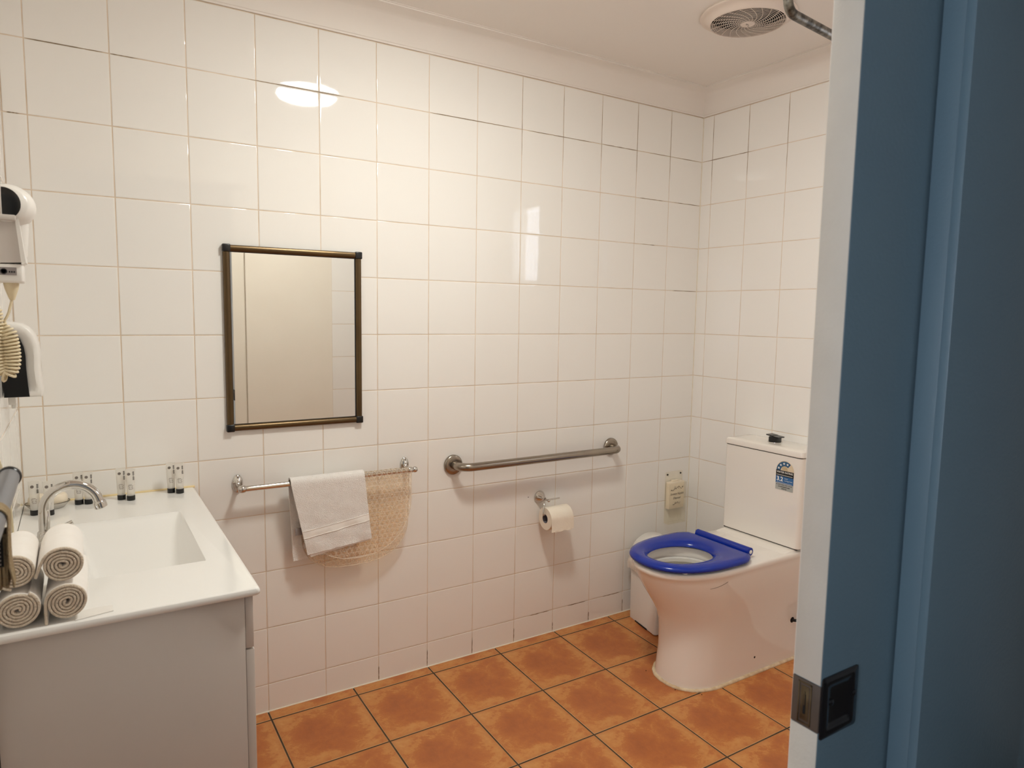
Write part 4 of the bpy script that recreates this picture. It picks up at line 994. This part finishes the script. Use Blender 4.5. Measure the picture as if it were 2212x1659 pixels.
spots=[((-2.2659,-.062,ZC),'clear travel tube with black cap, front one of the pair nearest the basin top corner'),
((-2.2880,-.044,ZC),'clear travel tube with black cap, rear one of the pair nearest the basin top corner'),
((-2.3985,-.080,ZC),'clear travel tube with black cap, front one of the middle pair by the wall'),
((-2.4215,-.060,ZC),'clear travel tube with black cap, rear one of the middle pair by the wall'),
((-2.5040,-.066,ZC),'clear travel tube with black cap, right one of the pair seen through the tap arch'),
((-2.5275,-.060,ZC),'clear travel tube with black cap, left one of the pair seen through the tap arch'),
((-2.6290,-.124,ZC),'clear travel tube with black cap, left of the tap in front of the soap'),
((-2.5960,-.142,ZC),'clear travel tube with black cap, in front of the soap right behind the tap stem')]
tb=make_tube(spots[0][0],spots[0][1])
for i,(p_,l_) in enumerate(spots[1:]):
    copy_thing(tb,p_,l_)

# soap dish and soap
t=thing('soap_dish','small clear oval soap dish in the back corner of the basin top','soap dish',(-2.602,-.068,ZC))
mb=MB(); n=40
def ov(a,b,z): return [(-2.602+a*math.cos(2*PI*i/n),-.070+b*math.sin(2*PI*i/n),ZC+z) for i in range(n)]
mb.loft([ov(.036,.022,.0004),ov(.040,.026,.003),ov(.050,.034,.014),ov(.053,.037,.0185),ov(.051,.035,.0185),ov(.046,.031,.012),ov(.036,.022,.006)],0,cap0=True,cap1=True); mb.build('dish','clear_tube',t)
mb=MB(); mb.tube(ov(.0525,.0365,.0186),[.0011]*n,6,closed=True); mb.build('rim','zinc_tube',t)
mb=MB(); 
def sp_(a,b,z): return [(-2.601+math.copysign(abs(math.cos(2*PI*i/n))**.75,math.cos(2*PI*i/n))*a,-.069+math.copysign(abs(math.sin(2*PI*i/n))**.75,math.sin(2*PI*i/n))*b,ZC+z) for i in range(n)]
mb.loft([sp_(.038,.021,.0085),sp_(.044,.026,.013),sp_(.047,.028,.022),sp_(.046,.0275,.033),sp_(.042,.024,.039),sp_(.034,.018,.0405)],0,cap0=True,cap1=True)
recenter(tag(mb.build('soap_bar','soap'),'cream soap bar lying in the dish behind the tap','soap'))

# ------------------------------------------------------------------ rolled hand towels
def roll_mesh(seed,turns,rad,thick,length,tail,a_off,squash):
    rd=random.Random(seed); mb=MB(); cl=[]
    # centre fold
    n=int(turns*44)
    p1,p2,p3=rd.uniform(0,6),rd.uniform(0,6),rd.uniform(0,6)
    for i in range(n+1):
        f=i/n; a=a_off+turns*2*PI*f; r=.0035+(rad-thick/2-.0035)*f
        wob=1+.10*(1-f)*math.sin(2*a+p1)+.07*(1-f)*math.sin(3*a+p2)
        cl.append(Vector((r*wob*math.cos(a),0,r*wob*math.sin(a)*squash)))
    # inner S fold
    c0=cl[0]; pre=[Vector((c0.x-.012+.006*math.cos(b+p3),0,c0.z+.004+.006*math.sin(b+p3))) for b in [PI*1.6*k/10 for k in range(10)]]
    # tail
    a=a_off+turns*2*PI; td=Vector((-math.sin(a),0,math.cos(a))); 
    last=cl[-1]
    for k in range(1,int(tail/.004)+1): cl.append(last+td*(.004*k)+Vector((0,0,-.00045*k*k*.25)) )
    nA=len(cl); rows=[]
    ysec=[(0,.55),(.0012,.85),(.004,1),(length*.25,1),(length*.5,1),(length*.75,1),(length-.004,1),(length-.0012,.85),(length,.55)]
    N_=[]
    for i in range(nA):
        tg=(cl[min(i+1,nA-1)]-cl[max(i-1,0)]).normalized(); N_.append(Vector((-tg.z,0,tg.x)))
    ends=MB()
    for y,th in ysec:
        o_=[cl[i]+N_[i]*(thick/2*th)+Vector((0,y,0)) for i in range(nA)]; i_=[cl[i]-N_[i]*(thick/2*th)+Vector((0,y,0)) for i in range(nA)]
        rows.append(o_+i_[::-1])
    mb.loft(rows[2:-2],0)
    for rs_ in (rows[:3],rows[-3:]): mb.loft(rs_,1)
    for r_ in (rows[0],rows[-1]):
        k=len(r_); mb.add(r_,[[j,j+1,k-2-j,k-1-j] for j in range(k//2-1)],1,True)
    return mb
def place_roll(seed,cx,cz,y0_,turns,rad,length,tail,a_off,label,squash=.97,yawr=0):
    t=thing('rolled_towel',label,'towel',(cx,y0_+length/2,cz-rad),'rolled towels on the basin top')
    mb=roll_mesh(seed,turns,rad,.0052,length,tail,a_off,squash)
    mb.v=[(cx+p[0]+(p[1]*yawr),y0_+p[1],max(cz+p[2],ZC+.0012)) for p in mb.v]
    mb.build('rolled_cloth',['terry_plain','terry_ends'],t,auto=70)
    return t
RR_=.0345
place_roll(1,-2.6215,ZC+RR_+.002,-.925,5.2,RR_,.165,.006,-PI/2+1.2,'white rolled hand towel, bottom left of the stack of four',yawr=.0)
place_roll(2,-2.5495,ZC+RR_+.002,-.925,5.2,RR_,.205,.034,PI*.60,'white rolled hand towel, bottom right of the stack of four',yawr=.02)
place_roll(3,-2.6235,ZC+RR_*3-.0025,-.915,5.0,RR_-.001,.165,.004,-PI/2-.3,'white rolled hand towel, top left of the stack, partly behind the beige cloth')
place_roll(4,-2.5530,ZC+RR_*3+.0000,-.918,5.0,RR_,.165,.030,PI*.86,'white rolled hand towel, top right of the stack of four')
mb=MB(); vs=[(-2.538,-.928,ZC+.0016),(-2.478,-.915,ZC+.0016),(-2.478,-.885,ZC+.0016),(-2.538,-.885,ZC+.0016)]
mb.prism(vs,(0,0,-.0012)); recenter(tag(mb.build('paper_card','white_plastic'),'flat white paper slip poking out under the rolled towels','paper'))

# ------------------------------------------------------------------ hair dryer
t=thing('hair_dryer','white wall mounted hair dryer in its cradle on the left wall','hair dryer',(XL+.001,-.80,1.42))
hd=Vector((-2.6125,-.765,1.562)); n=32
mb=MB(); rw=[]
for k in range(3,15):
    a=PI*k/14; yy=-.050*math.cos(a); s=math.sin(a)**.75 if 0<k<14 else .02
    rw.append([(hd.x+.0435*s*math.cos(2*PI*i/n),hd.y+yy,hd.z+.040*s*math.sin(2*PI*i/n)) for i in range(n)])
mb.loft(rw,0,cap0=True,cap1=True)
mb.tube([hd+Vector((.006,0,-.012)),hd+Vector((.013,.002,-.045)),hd+Vector((.012,.002,-.085)),hd+Vector((.006,.0,-.105))],[.026,.017,.0145,.013],20)
dh=mb.build('dryer_head','white_plastic',t,auto=60)
mb=MB(); ic=Vector((-2.6165,-.8042,1.5635)); rw=[]
for r_,yy in ((.0290,.004),(.0280,-.001),(.022,-.0035),(.012,-.0045),(.002,-.005)): rw.append([(ic.x+r_*.92*math.cos(2*PI*i/n),ic.y+yy,ic.z+r_*math.sin(2*PI*i/n)) for i in range(n)])
mb.loft(rw,0,cap1=True); mb.build('air_intake','black_plastic',under(dh,t))
mb=MB()
for (dx_,dz_) in ((-2.5735,1.572),(-2.5745,1.563)): mb.lathe([(.0022,0),(.0022,.0006),(0,.0006)],(dx_-.006,-.7905,dz_),'-y',10)
mb.build('switch_mark','ink_grey',under(dh,t))
mb=MB(); pz_=[(-2.6588,1.5450),(-2.6140,1.5410),(-2.6010,1.5380),(-2.5945,1.4600),(-2.6588,1.4560)]
mb.prism([(x,-.800,z) for x,z in pz_],(0,.060,0)); mb.box((-2.6588,-.812,1.540),(-2.6185,-.798,1.596),0,.002); mb.box((-2.6588,-.814,1.5330),(-2.5990,-.798,1.5430),0,.002)
mb.build('cradle','cabinet_white',t)
mb=MB(); mb.prism([(-2.6010,-.803,1.5400),(-2.5955,-.803,1.5400),(-2.5880,-.803,1.4600),(-2.5945,-.803,1.4560)],(0,.066,0)); mb.build('cradle_lip','white_plastic',t)
mb=MB(); mb.box((-2.6588,-.800,1.4230),(-2.5930,-.742,1.4570),0,.004,3); bs=mb.build('base_box','white_plastic',t)
mb=MB(); mb.box((-2.6400,-.8012,1.4365),(-2.6025,-.7995,1.4505),0); lb=mb.build('maker_label','label_grey',under(bs,t))
mb=MB(); mb.lathe([(.0052,0),(.0052,.0006),(.0036,.0006),(.0036,0)],(-2.6215,-.8012,1.4432),'-y',20); 
for k in range(3): mb.box((-2.6140+k*.0035,-.8018,1.4425-.0015),(-2.6120+k*.0035,-.8010,1.4425+.0015))
mb.build('maker_print','ink_black',under(bs,t))
mb=MB(); mb.lathe([(.0125,1.424),(.0105,1.412),(.0060,1.398),(.0040,1.392)],(-2.613,-.775,0),n=18); mb.build('cord_boot','cord_cream',t)
core=bez([(-2.613,-.775,1.394),(-2.6195,-.778,1.368),(-2.6260,-.780,1.350),(-2.6205,-.782,1.325),(-2.6180,-.782,1.300),(-2.6190,-.782,1.275),(-2.6265,-.782,1.256),(-2.6370,-.782,1.262),(-2.6405,-.782,1.290),(-2.6400,-.782,1.330),(-2.6430,-.782,1.400)],30)
mb=MB(); hel=[]; Ls=0; prev=None; turn=0
for i,p_ in enumerate(core):
    if prev is not None: Ls+=(p_-prev).length
    prev=p_
tot=Ls; Ls=0; prev=None; pts=[]
# resample for the helix
segs=[]; acc=0
for i in range(len(core)-1): segs.append((acc,core[i],core[i+1])); acc+=(core[i+1]-core[i]).length
def at_len(s):
    for a0,p_,q_ in segs:
        l=(q_-p_).length
        if s<=a0+l or (a0,p_,q_)==segs[-1]: return p_.lerp(q_,min(1,max(0,(s-a0)/max(l,1e-9)))),(q_-p_).normalized()
s=0; ang=0; step=.00052
while s<tot-.001:
    p_,tg=at_len(s); amp=.0125*min(1,max(0,(s-.045)/.02))*min(1,max(0,(tot-s)/.03)); 
    u_=Vector((0,1,0)); w_=tg.cross(u_).normalized(); u_=w_.cross(tg)
    amp=max(amp,.0002); pts.append(p_+u_*(amp*.8*math.cos(ang))+w_*(amp*math.sin(ang))); ang+=2*PI*step/.0062 if amp>.0003 else 0; s+=step
mb.tube(pts,.0024,6); mb.build('coiled_cord','cord_cream',t,fix=False)
mb=MB(); mb.tube(bez([(XL+.006,-.790,1.425),(XL+.006,-.83,1.30),(XL+.007,-.76,1.13),(XL+.008,-.66,1.05),(XL+.008,-.56,.985),(XL+.007,-.50,.90),(XL+.006,-.48,.830)],8),.0024,8); mb.build('mains_lead','cord_cream',t)

# ------------------------------------------------------------------ soap dispenser on the left wall
t=thing('soap_dispenser','white wall dispenser with black side panel, under the hair dryer','dispenser',(XL+.001,-.40,1.175))
DYn,DYf=-.452,-.345
prof=[(-2.6585,1.1755),(-2.5870,1.1755),(-2.5865,1.190),(-2.5885,1.215),(-2.5900,1.240),(-2.5890,1.270),(-2.5905,1.295),(-2.5965,1.316),(-2.6070,1.332),(-2.6210,1.341),(-2.6380,1.344),(-2.6585,1.344)]
def shrink(pts,c,k): return [(c[0]+(x-c[0])*k,c[1]+(z-c[1])*k) for x,z in pts]
cc=(-2.6585,1.25); n=len(prof)
mb=MB(); mb.loft([[(x,DYn+.004,z) for x,z in shrink(prof,cc,.80)],[(x,DYn,z) for x,z in shrink(prof,cc,.86)],[(x,DYn+.001,z) for x,z in shrink(prof,cc,.96)],[(x,DYn+.005,z) for x,z in prof],[(x,DYf-.005,z) for x,z in prof],[(x,DYf,z) for x,z in shrink(prof,cc,.95)]],0,cap0=True,cap1=True)
mb.build('housing','white_plastic',t,auto=50)
mb=MB(); pk=[(-2.6575,1.1765),(-2.6105,1.1765),(-2.6125,1.200),(-2.6145,1.240),(-2.6145,1.270),(-2.6170,1.290),(-2.6240,1.310),(-2.6370,1.3215),(-2.6575,1.326)]
mb.prism([(x,DYn-.0012,z) for x,z in pk],(0,.006,0)); mb.build('side_panel','void_black',t,label='black side panel')
mb=MB(); mb.box((-2.652,-.43,1.157),(-2.6385,-.415,1.1755),0,.002); mb.lathe([(.0035,1.148),(.0045,1.152),(.0045,1.158)],(-2.643,-.422,0),n=12); mb.build('nozzle','white_plastic',t)

# ------------------------------------------------------------------ grab rail on the left wall with a cloth on it
gz=1.1462; gx=-2.6025
t=thing('wall_handrail','grey metal handrail with shaded end painted black on the left wall, end towards the vanity','handrail',(gx,-1.45,gz-.013))
mb=MB(); mb.tube([(gx,-1.196,gz),(gx,-1.66,gz)],.0126,24); mb.build('rail','grey_metal',t)
for y in (-1.190,-1.655):
    mb=MB(); mb.lathe([(.0126,-.001),(.0145,.001),(.0148,.006),(.013,.009),(0,.0095)],(gx,y-.004,gz),'y',24); mb.build('shaded_end','black_plastic',t)  # black ring paints the shading of the rail's elbow
    mb=MB(); mb.tube([(gx-.008,y-.012,gz),(XL+.006,y-.012,gz)],.010,16); mb.lathe([(.022,.0006),(.022,.004),(.012,.008)],(XL,y-.012,gz),'x',24); mb.build('wall_post','black_plastic',t)
t=thing('beige_cloth','folded beige cloth with black label hanging on the wall handrail','cloth',(gx,-1.46,1.05))
mb=MB(); th=.0042
def clothpath(ro):
    p=[(gx-ro,1.085)]+[(gx-ro,1.11)]+[(gx+ro*math.cos(a),gz+ro*math.sin(a)) for a in [PI-PI*i/10 for i in range(11)]]+[(gx+ro-.001,1.12),(gx+ro-.001,1.092),(gx+ro+.001,1.080),(gx+ro+.002,1.067)]
    return p
y0_,y1_=-1.392,-1.424
for lay,(ro,zc) in enumerate(((.0130,0),)):
    a=[Vector((x,0,z-zc*(i>12))) for i,(x,z) in enumerate(clothpath(ro))]; b=[Vector((x,0,z-zc*(i>12))) for i,(x,z) in enumerate(clothpath(ro+.0014))]
    rows=[]
    for k in range(16):
        y=y0_+(y1_-y0_)*k/15; rows.append([(p.x+.0005*math.sin(k*1.1+i),y+lay*-.002,p.z) for i,p in enumerate(a+b[::-1])])
    mb.loft(rows,0,cap0=True,cap1=True)
for k_,(xo,zb_) in enumerate(((-.0085,1.071),(-.0045,1.067),(-.0005,1.070),(.0035,1.066),(.0075,1.069),(.0100,1.067))):
    mb.box((gx+xo-.0016,y0_-.001,zb_),(gx+xo+.0016,y1_+.001*(k_%3),gz-.0165),0,.001)
mb.build('cloth','beige_cloth',t,auto=60)
mb=MB(); mb.box((gx-.008,-1.4270,1.094),(gx+.0085,-1.4277,1.130)); lb=mb.build('cloth_label','void_black',t,label='black woven label')
mb=MB()
for k in range(7): mb.box((gx-.001,-1.4276,1.096+k*.0045),(gx+.006,-1.4280,1.0982+k*.0045))
mb.build('label_print','label_grey',under(lb,t))

# ------------------------------------------------------------------ world, camera, render look
W=bpy.data.worlds.new('World'); S.world=W; W.use_nodes=True; bgn=W.node_tree.nodes['Background']; bgn.inputs['Color'].default_value=(.86,.91,1.0,1); bgn.inputs['Strength'].default_value=9.6
def portal(loc,rot,sx,sy):
    l=bpy.data.lights.new('daylight_portal','AREA'); l.shape='RECTANGLE'; l.size=sx; l.size_y=sy; l.cycles.is_portal=True
    o=bpy.data.objects.new('daylight_portal',l); o.location=loc; o.rotation_euler=rot; col.objects.link(o)
portal((.075,-1.145,1.82),(0,PI/2,0),.5,1.0)
portal((HX0-.07,-2.65,1.5),(0,-PI/2,0),1.1,1.1)  # sampling portal for the added hall opening
cam=bpy.data.cameras.new('camera'); co=bpy.data.objects.new('camera',cam); col.objects.link(co); S.camera=co
cam.sensor_width=36; cam.lens=36*FPX/2212; cam.clip_start=.01
co.matrix_world=Matrix(((rgt.x,upv.x,-fwd.x,CAM.x),(rgt.y,upv.y,-fwd.y,CAM.y),(rgt.z,upv.z,-fwd.z,CAM.z),(0,0,0,1)))
cam.dof.use_dof=True; cam.dof.focus_distance=2.75; cam.dof.aperture_fstop=9.0
S.cycles.max_bounces=10; S.cycles.diffuse_bounces=6; S.cycles.glossy_bounces=6; S.cycles.transmission_bounces=6; S.cycles.transparent_max_bounces=16
S.cycles.use_denoising=True; S.cycles.sample_clamp_indirect=8; S.cycles.caustics_reflective=False; S.cycles.caustics_refractive=False
S.view_settings.exposure=0.0
